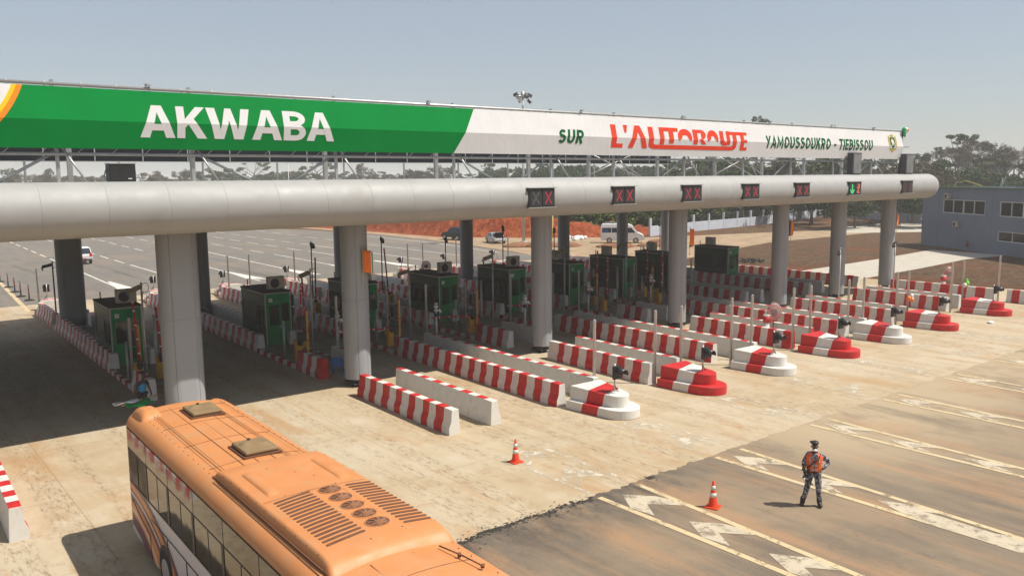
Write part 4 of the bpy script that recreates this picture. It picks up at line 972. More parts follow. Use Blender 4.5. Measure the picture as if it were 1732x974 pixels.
# wrapped round lamps -------------------------------------------------------------
m_wrap = NT('clear_plastic_wrap'); m_wrap.p(Base_Color=(.55, .48, .46), Roughness=.18, Alpha=.28); m_wrap.bump(m_wrap.noise(m_wrap.coord(), 9, 4), .8, .05); m_wrap = m_wrap.mat
def wrapped(x, y, z, rz, label):
    t = thing('wrapped_lamp', label, 'wrapped lamp', (x, y, z), rz, 'round red lamps wrapped in plastic')
    b = MB(); b.cyl((-.42, 0, 0), (-.42, 0, 1.0), .16, n=14); b.cyl((-.42, 0, 1.3), (-.42, 0, 1.42), .19, n=14); b.build('post', m_white, t)
    b = MB(); b.cyl((-.42, 0, 1.0), (-.42, 0, 1.32), .20, n=14); b.cyl((-.42, 0, .45), (-.42, 0, .7), .163, n=14); b.build('red_band', m_red, t)
    b = MB(); b.cyl((0, .05, 0), (0, .05, 1.5), .025, n=8); b.build('stand', m_dark, t)
    b = MB()
    for r in (.40, .30, .18): b.tube([(r*cos(a), -.05, 1.55+r*1.1*sin(a)) for a in np.linspace(0, 2*pi, 24)], .03, 6)
    for a in range(8): b.cyl((0, -.05, 1.55), (.4*cos(a*pi/4), -.05, 1.55+.44*sin(a*pi/4)), .014, n=5)
    b.build('ring', m_red, t)
    b = MB(); b.cyl((0, -.08, 1.55), (0, .16, 1.55), .14, n=14); b.build('hub', m_dark, t)
    b = MB(); b.ball((0, 0, 1.55), (.46, .26, .52), n=18, k=12); me = b.mesh('wrapping', m_wrap)
    for v in me.vertices: v.co += v.co.normalized()*.05*noise.noise(v.co*6)
    obj_mesh('wrapping', me, t)
wrapped(39.8, 26.3, .01, -.5, 'round red lamp in crumpled plastic between the barriers of the sixth toll island')
wrapped(65.0, 28.0, .01, -.5, 'round red lamp in crumpled plastic at the edge of the brown field')
wrapped(39.2, 60.2, .01, -.2, 'round red lamp in crumpled plastic far back beyond a booth roof')

t = thing('red_box', 'small red box lying between the lanes behind a lowered red arm', 'box', (29.3, 39.8, .18), .4)
b = MB(); b.box((0, 0, .3), (.45, .4, .6)); b.build('casing', m_red, t, bevel=.03); b = MB(); b.box((0, 0, .62), (.5, .45, .05)); b.build('lid', m_red, t, bevel=.01)
b = MB(); b.ball((0, 0, .35), (.75, .4, .42), n=14, k=8); me = b.mesh('black_tarpaulin', m_black)
for v in me.vertices: v.co += v.co.normalized()*.14*noise.noise(v.co*3.1)
tag(obj_mesh('black_tarpaulin', me, None, (17.75, 54.0, .2)), 'crumpled black tarpaulin lying behind the barrier left of the second booth', 'tarpaulin')
# balloons ---------------------------------------------------------------------------
def balloons(x, y, z, cols, label, tie=None):
    t = thing('balloon_cluster', label, 'balloons', (x, y, z))
    for (dx, dy, dz, r, mt) in cols:
        k_ = .55 if z > 5 else .8; dx, dy, dz, r = dx*k_, dy*k_, dz*k_, r*k_
        b = MB(); b.ball((dx, dy, dz), (r, r, r*1.15), n=14, k=10); b.cyl((dx, dy, dz-r*1.15), (dx, dy, dz-r*1.15-.04), .012, .03, n=6); b.build('balloon', mt, t)
m_bo = M('orange_balloon', (.85, .22, .03), .25); m_bw = M('white_balloon', (.8, .8, .78), .25); m_bg = M('green_balloon', (.16, .55, .04), .25); m_bg2 = M('emerald_balloon', (.01, .38, .12), .25)
balloons(50.25, 23.9, 1.55, [(-.2, -.1, 0, .17, m_bo), (.12, -.15, -.05, .17, m_bw), (.02, -.2, .2, .15, m_bw), (-.05, -.3, -.1, .12, m_bo)], 'orange and white balloons tied to a pole above a barrier')
balloons(57.85, 23.85, 1.75, [(-.25, -.1, -.05, .16, m_bw), (.05, -.15, .05, .2, m_bg), (.1, -.1, .3, .13, m_bg)], 'green and white balloons tied to the pole of the rightmost bullnose')
balloons(61.15, 30.0, 12.2, [(-.25, 0, 0, .26, m_bg2), (.0, .05, .05, .24, m_bg2), (.3, 0, .05, .22, m_bw), (.62, 0, -.02, .22, m_bo), (.5, .1, -.25, .16, m_bw), (-.1, -.05, -.4, .2, m_bg2), (.02, 0, -.75, .17, m_bg2)], 'green, white and orange balloons at the end of the banner')

# flags on the columns ------------------------------------------------------------------
def flag(x, y, z, rz, label, w=.95, h=1.0):
    t = thing('flag', label, 'flag', (x, y, z), rz, 'orange, white and green flags on the columns')
    b = MB(); b.cyl((0, 0, 0), (0, 0, 1.7), .016, n=7); b.build('stick', m_wood, t)
    for nm, u0, u1, mt in (('orange_stripe', 0, .34, m_orangeflag), ('white_stripe', .34, .67, m_whiteflag), ('green_stripe', .67, 1, m_greenflag)):
        b = MB(); nxx = 5; nzz = 8; vs = []
        for j in range(nzz+1):
            for i in range(nxx+1):
                u = u0+(u1-u0)*i/nxx; v = j/nzz
                vs.append((.02+w*(u if u < .36 else .36+.16*(u-.36)), .75*max(0, u-.33)+.05*sin(u*9+v*2.5)*u, .62+v*h*.96-u*.22-.05*sin(v*5)*u))
        b.add(vs, [(j*(nxx+1)+i, j*(nxx+1)+i+1, (j+1)*(nxx+1)+i+1, (j+1)*(nxx+1)+i) for j in range(nzz) for i in range(nxx)], 0, True)
        o = b.build(nm, mt, t); q = o.modifiers.new('solid', 'SOLIDIFY'); q.thickness = .006
flag(17.45, 31.72, 4.45, -.45, 'large orange, white and green flag on the second front column'); flag(39.35, 31.85, 4.35, -.1, 'orange flag on the column beside the white minibus')
flag(49.95, 31.9, 4.45, .1, 'orange flag on the column before the pale boundary wall'); flag(64.55, 31.95, 4.4, .1, 'orange flag on the last column near the grey building')

# ------------------------------------------------------------------ coach
m_busO = M('faded_orange_coach_paint', (.54, .215, .072), .52, var=.06, scale=1.6, dirt=(.46, .27, .14), dscale=2.2, dlo=.46, dhi=.8, spec=.45)
m_busW = M('lilac_white_coach_paint', (.60, .55, .56), .35, var=.03, dirt=(.5, .42, .36), dlo=.6, dhi=.95)
m_busP = M('purple_coach_stripe', (.13, .05, .07), .4); m_busS = M('orange_coach_stripe', (.62, .22, .055), .4); m_busL = M('pale_coach_stripe', (.62, .54, .50), .4)
m_busglass = NT('bronze_tinted_glass'); m_busglass.p(Base_Color=(.062, .05, .034), Metallic=.85, Roughness=.05)
m_busglass.bump(m_busglass.noise(m_busglass.coord(), 1.6, 2), .05, .05); m_busglass = m_busglass.mat
m_hatch = M('brown_roof_hatch', (.22, .15, .075), .6, var=.15, dirt=(.22, .15, .08), bump=.2)
m_brown = M('brown_coach_recess', (.14, .06, .03), .7)
bus = thing('coach', 'dusty orange roofed coach with bronze windows and swoosh stripes in the foreground', 'bus', (6.20, 15.15, .006), -.034)
BL, BW_, BH = 13.2, 2.6, 3.46
DZ = .08
def sect(scale_x=1, dz=0):
    p = []
    hw = BW_/2*scale_x
    p += [(-hw+.05, .28), (-hw, .45), (-hw, 1.72), (-hw+.01, 2.95+DZ)]
    for k in range(1, 8):
        a = pi-(pi/2)*k/8; p.append((-hw+.36+.35*cos(a), 2.95+DZ+.34*sin(a)-dz*.3))
    for k in range(0, 7): p.append((-hw+.40+(2*hw-.8)*k/6, 3.29+DZ+.07*(1-((k-3)/3)**2)-dz))
    for k in range(1, 8):
        a = pi/2-(pi/2)*k/8; p.append((hw-.36+.35*cos(a), 2.95+DZ+.34*sin(a)-dz*.3))
    p += [(hw-.01, 2.95+DZ), (hw, 1.72), (hw, .45), (hw-.05, .28)]
    return p
st = [(-6.75, .86, .22), (-6.68, .93, .10), (-6.5, .98, .03), (-6.25, 1, 0), (0, 1, 0), (5.95, 1, 0), (6.25, .99, .015), (6.42, .965, .05), (6.5, .92, .12)]
b = MB(); rows = [[(x, y, z) for x, z in sect(sx, dz)] for y, sx, dz in st]; n = len(rows[0])
for k in range(len(rows)-1):
    for j in range(n-1):
        zc = (rows[k][j][2]+rows[k][j+1][2])/2
        b.add([rows[k][j], rows[k][j+1], rows[k+1][j+1], rows[k+1][j]], [(0, 1, 2, 3)], 0 if zc > 2.96+DZ else 1, True)
    b.add([rows[k][0], rows[k+1][0], rows[k+1][-1], rows[k][-1]], [(0, 1, 2, 3)], 1)
b.add(rows[0], [tuple(range(n))], 1); b.add(rows[-1], [tuple(range(n-1, -1, -1))], 1)
b.build('body', [m_busO, m_busW], bus)
# windows, left and right
for s in (-1, 1):
    X = s*(BW_/2+.004)
    for k in range(7):
        y1 = 6.12-k*1.78; y0 = max(y1-1.74, -6.3)
        b = MB(); b.box((X-s*.010, (y0+y1)/2, 2.83), (.03, y1-y0, .46), 0); up = b.build('upper_window', m_busglass, bus)
        zb = 1.74
        b = MB()
        if k == 0: b.extr([(X-.012, 0), (X+.012, 0), (X+.012, 1), (X-.012, 1)], 0, 1); b = MB(); b.add([(X, y1-.02, 2.57), (X, y0, 2.57), (X, y0, zb), (X, y1-.55, zb), (X, y1-.12, 2.1)], [(0, 1, 2, 3, 4)]); b.add([(X-s*.02, y1-.02, 2.57), (X-s*.02, y0, 2.57), (X-s*.02, y0, zb), (X-s*.02, y1-.55, zb), (X-s*.02, y1-.12, 2.1)], [(0, 1, 2, 3, 4)])
        else: b.box((X-s*.010, (y0+y1)/2, (zb+2.57)/2), (.03, y1-y0, 2.57-zb))
        w = b.build('side_window', m_busglass, bus)
        b = MB(); b.box((X+s*.004, y0+.03, 2.15), (.022, .13, .84)); b.box((X+s*.003, (y0+y1)/2, 2.15), (.016, .025, .84)); b.box((X+s*.003, (y0+y1)/2, zb), (.022, y1-y0, .035)); b.box((X+s*.002, (y0+y1)/2, 2.575), (.018, y1-y0, .02)); b.build('window_frame', m_black, w)
    b = MB(); b.box((s*(BW_/2-.006), -.1, 2.39), (.02, 12.5, 1.36)); b.build('window_surround', m_black, bus)
    # luggage doors, swooshes
    b = MB()
    for (r0, r1, mi) in ((1.0, .93, 0), (.93, .845, 1), (.845, .80, 0), (.80, .765, 2), (.765, .69, 0), (.69, .56, 1), (.56, .515, 2), (.515, .47, 1), (.47, .30, 0)):
        for i in range(18):
            a0 = pi/2*i/18; a1 = pi/2*(i+1)/18
            q = lambda r, a: (X+s*.004, 6.12-4.3*r*sin(a)**1.15, max(.33, .10+1.72*r*cos(a)))
            b.add([q(r0, a0), q(r1, a0), q(r1, a1), q(r0, a1)], [(0, 1, 2, 3)], mi)
    b.build('swoosh_stripe', [m_busP, m_busS, m_busL], bus)
    b = MB(); b.tube([(X+s*.006, 6.0, 1.30), (X+s*.006, 5.2, 1.08), (X+s*.006, 4.4, .92), (X+s*.006, 4.35, .35)], .012, 5)
    for y in (2.9, 1.5, .1, -1.3): b.box((X+s*.006, y, .85), (.012, .02, 1.0))
    b.box((X+s*.006, -.1, 1.36), (.012, 8.6, .018)); b.build('panel_joint', m_black, bus)
    b = MB(); b.cyl((X+s*.006, 3.15, .58), (X+s*.012, 3.15, .58), .52, n=28); b.cyl((X+s*.006, -3.9, .58), (X+s*.012, -3.9, .58), .52, n=28); b.build('wheel_arch', m_black, bus)
    for y in (3.15, -3.9):
        b = MB(); b.cyl((s*(BW_/2-.26), y, .5), (s*(BW_/2+.02), y, .5), .49, n=24); wh = b.build('wheel', m_rubber, bus)
        b = MB(); b.cyl((s*(BW_/2+.015), y, .5), (s*(BW_/2+.035), y, .5), .29, n=20); b.build('rim', m_steel, wh)
# ends: big windscreens
for s in (-1, 1):
    EY = 6.49 if s > 0 else 6.74
    b = MB(); b.box((0, s*EY, 2.25), (2.0, .03, 1.1)); b.build('end_window', m_busglass, bus, bevel=.05)
    b = MB(); b.box((0, s*EY, .7), (2.1, .05, .35)); b.build('bumper', m_busP, bus, bevel=.02)
    for x in (-.85, .85):
        b = MB(); b.box((x, s*(EY+.01), 1.1), (.3, .06, .2)); b.build('lamp', m_plate if s < 0 else m_redarm, bus, bevel=.02)
# roof: air conditioning unit, hatches, corner bulge, ribs
ZR = 3.36+DZ
def dome(b, x0, x1, y0, y1, z0, h, r, mi=0, nx=14, ny=20):
    vs = []
    for j in range(ny+1):
        for i in range(nx+1):
            u = i/nx; v = j/ny; x = x0+(x1-x0)*u; y = y0+(y1-y0)*v
            dx = min(x-x0, x1-x); dy = min(y-y0, y1-y); e = min(1, dx/r) ; f = min(1, dy/(r*2.0))
            ss = lambda t: math.sqrt(max(0, 1-(1-t)**2))
            vs.append((x, y, z0+h*ss(e)*ss(f)))
    b.add(vs, [(j*(nx+1)+i, j*(nx+1)+i+1, (j+1)*(nx+1)+i+1, (j+1)*(nx+1)+i) for j in range(ny) for i in range(nx)], mi, True)
    return b
AX0, AX1, AY0, AY1 = -1.0, 1.10, -4.8, .35
b = MB()
nx, ny = 22, 60; xs_ = np.concatenate([AX0+np.array([0, .004, .014, .03, .05, .075]), np.linspace(AX0+.1, AX1-.1, nx-11), AX1-np.array([.075, .05, .03, .014, .004, 0])]); ys_ = np.linspace(AY0, AY1, ny+1); vs = []
def acz(x, y):
    e = min(1, min(x-AX0, AX1-x)/.08); f0 = min(1, (y-AY0)/.5); f1 = min(1, (AY1-y)/.9); s_ = lambda t: math.sqrt(max(0, 1-(1-t)**2))
    crown = .05*(1-(2*(x-(AX0+AX1)/2)/(AX1-AX0))**2)
    return ZR-.08+(.20+crown)*s_(e)*s_(f0)*(.55+.45*s_(f1))
for y in ys_:
    for x in xs_: vs.append((x, y, acz(x, y)))
b.add(vs, [(j*(nx+1)+i, j*(nx+1)+i+1, (j+1)*(nx+1)+i+1, (j+1)*(nx+1)+i) for j in range(ny) for i in range(nx)], 0, True)
acu = b.build('air_conditioning_unit', m_busO, bus)
for i in range(16):
    y = -2.1-i*.138
    for (xa, xb) in ((-.74, -.12), (.58, .99)):
        b = MB()
        pts = [(xa+(xb-xa)*k/6, y+(.08*(k/6) if xa < 0 else -.04*(k/6)), acz(xa+(xb-xa)*k/6, y)+.002) for k in range(7)]
        for p, q in zip(pts[:-1], pts[1:]):
            b.box(((p[0]+q[0])/2, (p[1]+q[1])/2, (p[2]+q[2])/2), (abs(q[0]-p[0])+.004, .070, .010), rz=math.atan2(q[1]-p[1], q[0]-p[0]), ry=-math.atan2(q[2]-p[2], q[0]-p[0]))
        b.cyl((xa, pts[0][1], pts[0][2]-.006), (xa, pts[0][1], pts[0][2]+.005), .035, n=10); b.cyl((xb, pts[-1][1], pts[-1][2]-.006), (xb, pts[-1][1], pts[-1][2]+.005), .035, n=10); b.build('vent_slot', m_brown, acu)
for i in range(5):
    y = -2.15-i*.44; z = acz(.22, y)
    b = MB(); b.cyl((.22, y, z-.01), (.22, y, z+.006), .195, n=28, mi=0, smooth=False)
    for k in range(7): b.box((.22+.09*cos(k*2*pi/7), y+.09*sin(k*2*pi/7), z+.010), (.16, .055, .004), 1, rz=k*2*pi/7+.4, rx=.25)
    b.cyl((.22, y, z+.004), (.22, y, z+.022), .045, n=12, mi=1)
    b.tube([(.22+.198*cos(a), y+.198*sin(a), z+.004) for a in np.linspace(0, 2*pi, 29)], .010, 5, 2)
    b.build('fan', [m_brown, M('dusty_fan_blade', (.24, .11, .055), .6) if i == 0 else bpy.data.materials['dusty_fan_blade'], m_busO], acu)
for x in (-.62, .72):
    b = MB(); dome(b, x-.12, x+.12, -1.75, -.35, acz(x, -.8)-.012, .05, .1, nx=10, ny=24); b.build('roof_rib', m_busO, acu)
b = MB(); b.box((-.985, -2.1, ZR-.065), (.05, 5.1, .03)); b.build('edge_shadow_gap', m_brown, acu)
b = MB()
for (x, y) in ((-.5, -1.9), (-.2, -1.95), (.45, -1.9), (.45, -3.0), (.1, -.9), (.3, -1.3), (-.15, -4.4), (.45, -4.3), (-.25, -.4)): b.cyl((x, y, acz(x, y)-.002), (x, y, acz(x, y)+.006), .013, n=8)
b.tube([(.42, -1.92, acz(.42, -1.92)), (.46, -4.4, acz(.46, -4.4))], .004, 4); b.tube([(-.12, -1.92, acz(-.12, -1.92)), (.42, -1.92, acz(.42, -1.92))], .004, 4); b.build('fixing', m_brown, acu)
for k, (x, y) in enumerate(((.18, 4.95), (.16, 1.35))):
    b = MB(); b.box((x, y, ZR+.012), (.80, 1.0, .03)); hb = b.build('roof_hatch', m_brown, bus)
    b = MB(); b.box((x, y, ZR+.075), (.70, .88, .09)); hl = b.build('hatch_lid', m_hatch, hb, bevel=.035)
    b = MB(); vs = []
    for j in range(17):
        for i in range(13):
            u = i/12; v = j/16; c_ = .62-.28*(1/(1+math.exp(-14*(u-.5)))); e = min(1, min(u, 1-u)*6); d_ = (v-c_)/.17
            vs.append((x-.30+.60*u, y-.38+.76*v, ZR+.118+.06*e*max(0, 1-d_*d_)**.8))
    b.add(vs, [(j*13+i, j*13+i+1, (j+1)*13+i+1, (j+1)*13+i) for j in range(16) for i in range(12)], 0, True); b.build('lid_ridge', m_hatch, hb)
    b = MB(); b.cyl((x+.0, y+.36, ZR+.11), (x+.0, y+.36, ZR+.15), .035, n=10); b.build('knob', m_black, hb)
b = MB(); dome(b, -1.14, -.58, 5.3, 6.38, 3.25, .28, .2, nx=14, ny=18); b.build('corner_fairing', m_busO, bus)
b = MB()
for x in (-.82, -.75, -.35, -.05, .3, .55, .62, .9): b.tube([(x, .4, ZR-.015+.02*(1-x*x)), (x, 5.9, ZR-.03+.02*(1-x*x))], .006, 4)
for x in (-.4, .3): b.tube([(x, -4.85, ZR-.01), (x, -6.2, ZR-.05)], .006, 4)
b.tube([(-1.17, -6.0, 3.20), (-1.17, 5.9, 3.20)], .005, 4); b.build('roof_seam', m_brown, bus)
b = MB()
for y in (-5.5, .9, 2.6, 4.2, 5.7): b.tube([(x_, y, (3.29+DZ if abs(x_) > .86 else 3.29+DZ+.07*(1-(x_/.9)**2))+.002) for x_ in np.linspace(-.93, .93, 9)], .0045, 4)
for y in np.arange(-6.1, 5.9, .34):
    for x_ in (-.99, .99): b.cyl((x_, y, 3.27+DZ), (x_, y, 3.30+DZ), .010, n=6)
b.build('roof_joint', m_brown, bus)
b = MB()
for y in np.arange(-4.3, .2, .42):
    for x_ in (AX0+.045, AX1-.045): b.cyl((x_, y, acz(x_, y)-.004), (x_, y, acz(x_, y)+.006), .012, n=6)
b.tube([(x_, -1.96, acz(x_, -1.96)+.001) for x_ in np.linspace(AX0+.1, AX1-.1, 24)], .004, 4); b.tube([(AX0-.03, -4.6, ZR-.01), (AX0-.03, .2, ZR-.01)], .012, 5); b.build('shell_joint', m_brown, acu)
b = MB(); b.tube([(.72, -4.95, ZR+.0), (.80, -5.45, ZR+.01), (.86, -5.9, ZR)], .012, 6); b.cyl((.79, -5.4, ZR-.03), (.79, -5.4, ZR+.03), .03, n=8); b.cyl((.86, -5.9, ZR-.03), (.86, -5.9, ZR+.02), .03, n=8); b.build('antenna', m_brown, bus)

# ------------------------------------------------------------------ cars
m_silver = M('silver_car_paint', (.52, .54, .56), .28, .4, var=.03); m_navy = M('navy_car_paint', (.025, .035, .05), .25, .2); m_carw = M('white_car_paint', (.72, .72, .71), .35)
m_carglass = NT('car_window_glass').p(Base_Color=(.03, .04, .05), Roughness=.05).mat
m_lampr = M('red_tail_lamp', (.5, .02, .015), .3); m_lampw = M('clear_headlamp', (.7, .7, .68), .2)
def vehicle(name, label, cat, loc, rz, W_, body, glass, wheels, paint, wr=.33, lamps=(), extra=None, group=None):
    """side outline 'body' (y forward, z) with tumblehome; 'glass' list of side window outlines"""
    t = thing(name, label, cat, loc, rz, group); b = MB()
    zmin = min(z for _, z in body); zmax = max(z for _, z in body); hw = W_/2
    def xw(z): return hw*(1-.20*max(0, (z-.95)/(max(zmax, 1.2)-.95))**1.2)*(1-.05*max(0, (.5-z)/.5))
    n = len(body); Lp = [(-xw(z), y, z) for y, z in body]; Rp = [(xw(z), y, z) for y, z in body]
    # rounded shoulder by an inner ring
    b.add(Lp+Rp, [(i, (i+1) % n, n+(i+1) % n, n+i) for i in range(n)], 0, False)
    b.add(Lp, [tuple(range(n-1, -1, -1))]); b.add(Rp, [tuple(range(n))])
    b.build('body', paint, t, bevel=.05)
    for s in (-1, 1):
        for g in glass:
            if g[0] != 'side': continue
            q = MB(); p = [(s*(xw(z)+.012), y, z) for y, z in g[1]]; p2 = [(s*(xw(z)-.03), y, z) for y, z in g[1]]; k = len(p)
            q.add(p+p2, [tuple(range(k)), tuple(range(2*k-1, k-1, -1))]+[(i, (i+1) % k, k+(i+1) % k, k+i) for i in range(k)]); q.build('side_window', m_carglass, t)
    for g in glass:
        if g[0] == 'side': continue
        (y0, z0), (y1, z1) = g[1]; nrm = Vector((z1-z0, -(y1-y0))).normalized(); o = .012 if g[0] == 'front' else -.012
        q = MB(); w0 = xw(z0)*.90; w1 = xw(z1)*.88
        q.add([(-w0, y0+nrm.x*o*(1 if True else 1), z0+abs(nrm.y)*.012), (w0, y0+nrm.x*o, z0+abs(nrm.y)*.012), (w1, y1+nrm.x*o, z1+abs(nrm.y)*.012), (-w1, y1+nrm.x*o, z1+abs(nrm.y)*.012)], [(0, 1, 2, 3)])
        q.build('windscreen' if g[0] == 'front' else 'rear_window', m_carglass, t)
    for y in wheels:
        for s in (-1, 1):
            q = MB(); q.cyl((s*(hw-.20), y, wr), (s*(hw+.015), y, wr), wr, n=20); w = q.build('wheel', m_rubber, t)
            q = MB(); q.cyl((s*(hw+.012), y, wr), (s*(hw+.025), y, wr), wr*.62, n=14)
            q.build('rim', m_silver, w)
    for (y, z, sy, sz, mt, nm) in lamps:
        for s in (-1, 1):
            q = MB(); q.box((s*(xw(z)*.82), y, z), (.26, sy, sz)); q.build(nm, mt, t)
    if extra: extra(t)
    return t
sedan = [(-2.15, .35), (-2.2, .75), (-2.1, .95), (-1.5, 1.02), (-.95, 1.40), (-.2, 1.46), (.45, 1.40), (1.1, .98), (1.9, .86), (2.2, .70), (2.22, .38), (1.7, .24), (-1.7, .24)]
sglass = [('side', [(-1.25, 1.0), (-.85, 1.34), (-.15, 1.40), (-.15, .98)]), ('side', [(-.08, .98), (-.08, 1.40), (.40, 1.35), (.9, .97)]), ('front', [(1.05, 1.0), (.48, 1.38)]), ('rear', [(-1.47, 1.03), (-.97, 1.38)])]
def hood(t):
    q = MB(); q.box((0, 1.45, 1.22), (1.35, 1.0, .05), rx=.75); q.box((0, 1.55, .92), (1.3, 1.1, .12)); q.build('raised_bonnet', m_black, t)
def rot_to(dx, dy): return math.atan2(-dx, dy)
vehicle('sedan', 'silver saloon car with its bonnet raised on the sandy side road', 'car', (72.0, 92.6, .01), rot_to(-.35, -1.0), 1.75, sedan, sglass, (-1.35, 1.35), m_silver, .31, [(-2.18, .8, .05, .14, m_lampr, 'tail_lamp'), (2.2, .66, .06, .12, m_lampw, 'headlamp')], hood)
suv = [(-2.2, .45), (-2.25, 1.0), (-2.15, 1.1), (-1.95, 1.80), (-.9, 1.88), (.35, 1.80), (1.0, 1.18), (2.0, 1.05), (2.25, .85), (2.28, .5), (1.9, .4), (-1.9, .4)]
vg = [('side', [(-1.9, 1.18), (-1.82, 1.68), (-1.2, 1.74), (-1.2, 1.18)]), ('side', [(-1.1, 1.18), (-1.1, 1.74), (-.25, 1.74), (-.25, 1.18)]), ('side', [(-.15, 1.18), (-.15, 1.74), (.25, 1.70), (.8, 1.18)]), ('front', [(.98, 1.2), (.38, 1.76)]), ('rear', [(-2.14, 1.14), (-1.97, 1.76)])]
def spare(t):
    q = MB(); q.cyl((0, -2.28, 1.0), (0, -2.46, 1.0), .34, n=20); q.build('spare_wheel', m_rubber, t)
    q = MB(); q.box((-.6, -.6, 1.93), (.04, 2.2, .05)); q.box((.6, -.6, 1.93), (.04, 2.2, .05)); q.build('roof_rail', m_dark, t)
vehicle('off_road_car', 'dark blue off road car partly hidden by a rear column on the side road', 'car', (71.5, 101.6, .01), rot_to(-.12, 1), 1.9, suv, vg, (-1.4, 1.45), m_navy, .38, [(-2.24, 1.0, .04, .3, m_lampr, 'tail_lamp'), (2.25, .88, .06, .16, m_lampw, 'headlamp')], spare)
van = [(-2.9, .4), (-2.95, 1.2), (-2.9, 2.4), (-2.7, 2.62), (.8, 2.62), (1.4, 2.35), (2.1, 1.45), (2.8, 1.15), (2.95, .8), (2.95, .45), (2.5, .35), (-2.5, .35)]
vng = [('side', [(-2.75, 1.45), (-2.72, 2.1), (-1.5, 2.1), (-1.5, 1.45)]), ('side', [(-1.4, 1.45), (-1.4, 2.1), (-.2, 2.1), (-.2, 1.45)]), ('side', [(.65, 1.42), (.65, 2.1), (1.25, 2.1), (1.8, 1.42)]), ('front', [(2.08, 1.5), (1.42, 2.33)]), ('rear', [(-2.93, 1.5), (-2.9, 2.2)])]
def rack(t):
    q = MB()
    for y in (-2.2, -1.2, -.2): q.box((0, y, 2.78), (1.3, .05, .05)); q.box((-.6, y, 2.70), (.05, .05, .16)); q.box((.6, y, 2.70), (.05, .05, .16))
    q.box((-.6, -1.2, 2.8), (.05, 2.4, .05)); q.box((.6, -1.2, 2.8), (.05, 2.4, .05)); q.build('roof_rack', m_steel, t)
    q = MB(); q.box((-.955, -2.2, 1.72), (.02, .7, .35)); q.box((.955, -2.2, 1.72), (.02, .7, .35)); q.build('blue_panel', m_blue, t)
    q = MB(); q.box((0, 2.95, .6), (1.7, .12, .25)); q.build('bumper', m_dark, t)
vehicle('minibus', 'white minibus with a roof rack driving along the sandy side road', 'minibus', (84.3, 80.0, .01), rot_to(.62, -.66), 1.95, van, vng, (-1.75, 1.85), m_carw, .38, [(2.93, .95, .06, .2, m_lampw, 'headlamp'), (-2.93, 1.0, .04, .3, m_lampr, 'tail_lamp')], rack)
vehicle('estate_car', 'white estate car seen from behind on the far asphalt beside the first rear column', 'car', (21.1, 103.2, .01), rot_to(.02, 1), 1.85, suv, vg, (-1.4, 1.45), m_carw, .36, [(-2.25, 1.05, .05, .32, m_lampr, 'tail_lamp')], lambda t: (MB().box((0, -2.28, .62), (.55, .03, .13)).build('number_plate', m_lampr, t), MB().box((0, -2.26, .5), (1.7, .1, .2)).build('bumper', m_dark, t), MB().box((1.05, .7, 1.2), (.22, .1, .16)).build('wing_mirror', m_dark, t), MB().box((-1.05, .7, 1.2), (.22, .1, .16)).build('wing_mirror', m_dark, t)))
def motorbike(x, y, rz, label, lean=0):
    t = thing('motorcycle', label, 'motorcycle', (x, y, .012), rz)
    for yy in (-.65, .65):
        b = MB(); b.tube([(0, yy+.28*cos(a), .30+.28*sin(a)) for a in np.linspace(0, 2*pi, 20)], .05, 6); w = b.build('wheel', m_rubber, t)
        b = MB(); b.cyl((-.03, yy, .3), (.03, yy, .3), .1, n=10)
        for a in range(6): b.cyl((0, yy, .3), (0, yy+.26*cos(a), .3+.26*sin(a)), .012, n=4)
        b.build('rim', m_steel, w)
    b = MB(); b.box((0, -.02, .45), (.22, .5, .34)); b.tube([(0, .65, .3), (0, .45, .9), (0, .38, 1.05)], .04, 6); b.tube([(0, -.65, .3), (0, -.2, .5), (0, .35, .85)], .04, 6); b.build('frame', m_dark, t, bevel=.01)
    b = MB(); b.box((0, -.35, .80), (.26, .75, .10)); b.build('seat', m_black, t, bevel=.03)
    b = MB(); b.ball((0, .2, .85), (.14, .26, .14)); b.build('tank', m_redarm, t)
    b = MB(); b.tube([(-.36, .3, 1.05), (0, .38, 1.0), (.36, .3, 1.05)], .02, 6); b.build('handlebar', m_steel, t)
    b = MB(); b.ball((0, .5, .92), (.1, .08, .1)); b.build('headlamp', m_plate, t)
    b = MB(); b.box((0, -.78, .62), (.14, .5, .03), rx=-.3); b.box((0, .66, .62), (.12, .5, .03)); b.build('mudguard', m_black, t)
motorbike(139.3, 69.2, rot_to(.75, -.66), 'parked motorcycle seen side on beside the last column'); motorbike(141.5, 74.5, rot_to(.3, .9), 'parked motorcycle seen from its end on the pale forecourt')

# ------------------------------------------------------------------ cones, posts, chair
def make_cone():
    t = thing('traffic_cone', 'x', 'traffic cone', (0, 0, 0))
    b = MB(); b.box((0, 0, .02), (.38, .38, .04)); b.build('base', m_coneo, t, bevel=.012)
    pr_ = [(.16, .04), (.135, .05), (.118, .16), (.118, .16), (.028, .74), (.02, .76)]
    b = MB(); b.lathe([(.15, .04), (.13, .06), (.125, .10), (.028, .74), (.012, .765)], 20); b.build('cone', m_coneo, t)
    for z0, z1 in ((.30, .42), (.50, .62)):
        rr = lambda z: .125-(z-.10)*(.097/.64)+.003
        b = MB(); b.lathe([(rr(z0), z0), (rr(z1), z1)], 20); b.build('reflective_band', m_plate, t)
    return t
cn = make_cone(); cn.location = (16.25, 20.0, .009); tag(cn, 'orange and white traffic cone on the pale concrete near the nearest barriers', None, 'orange and white traffic cones')
dup(cn, (18.05, 13.65, .005), .3, 'orange and white traffic cone on dark asphalt left of the armed officer', 'orange and white traffic cones')
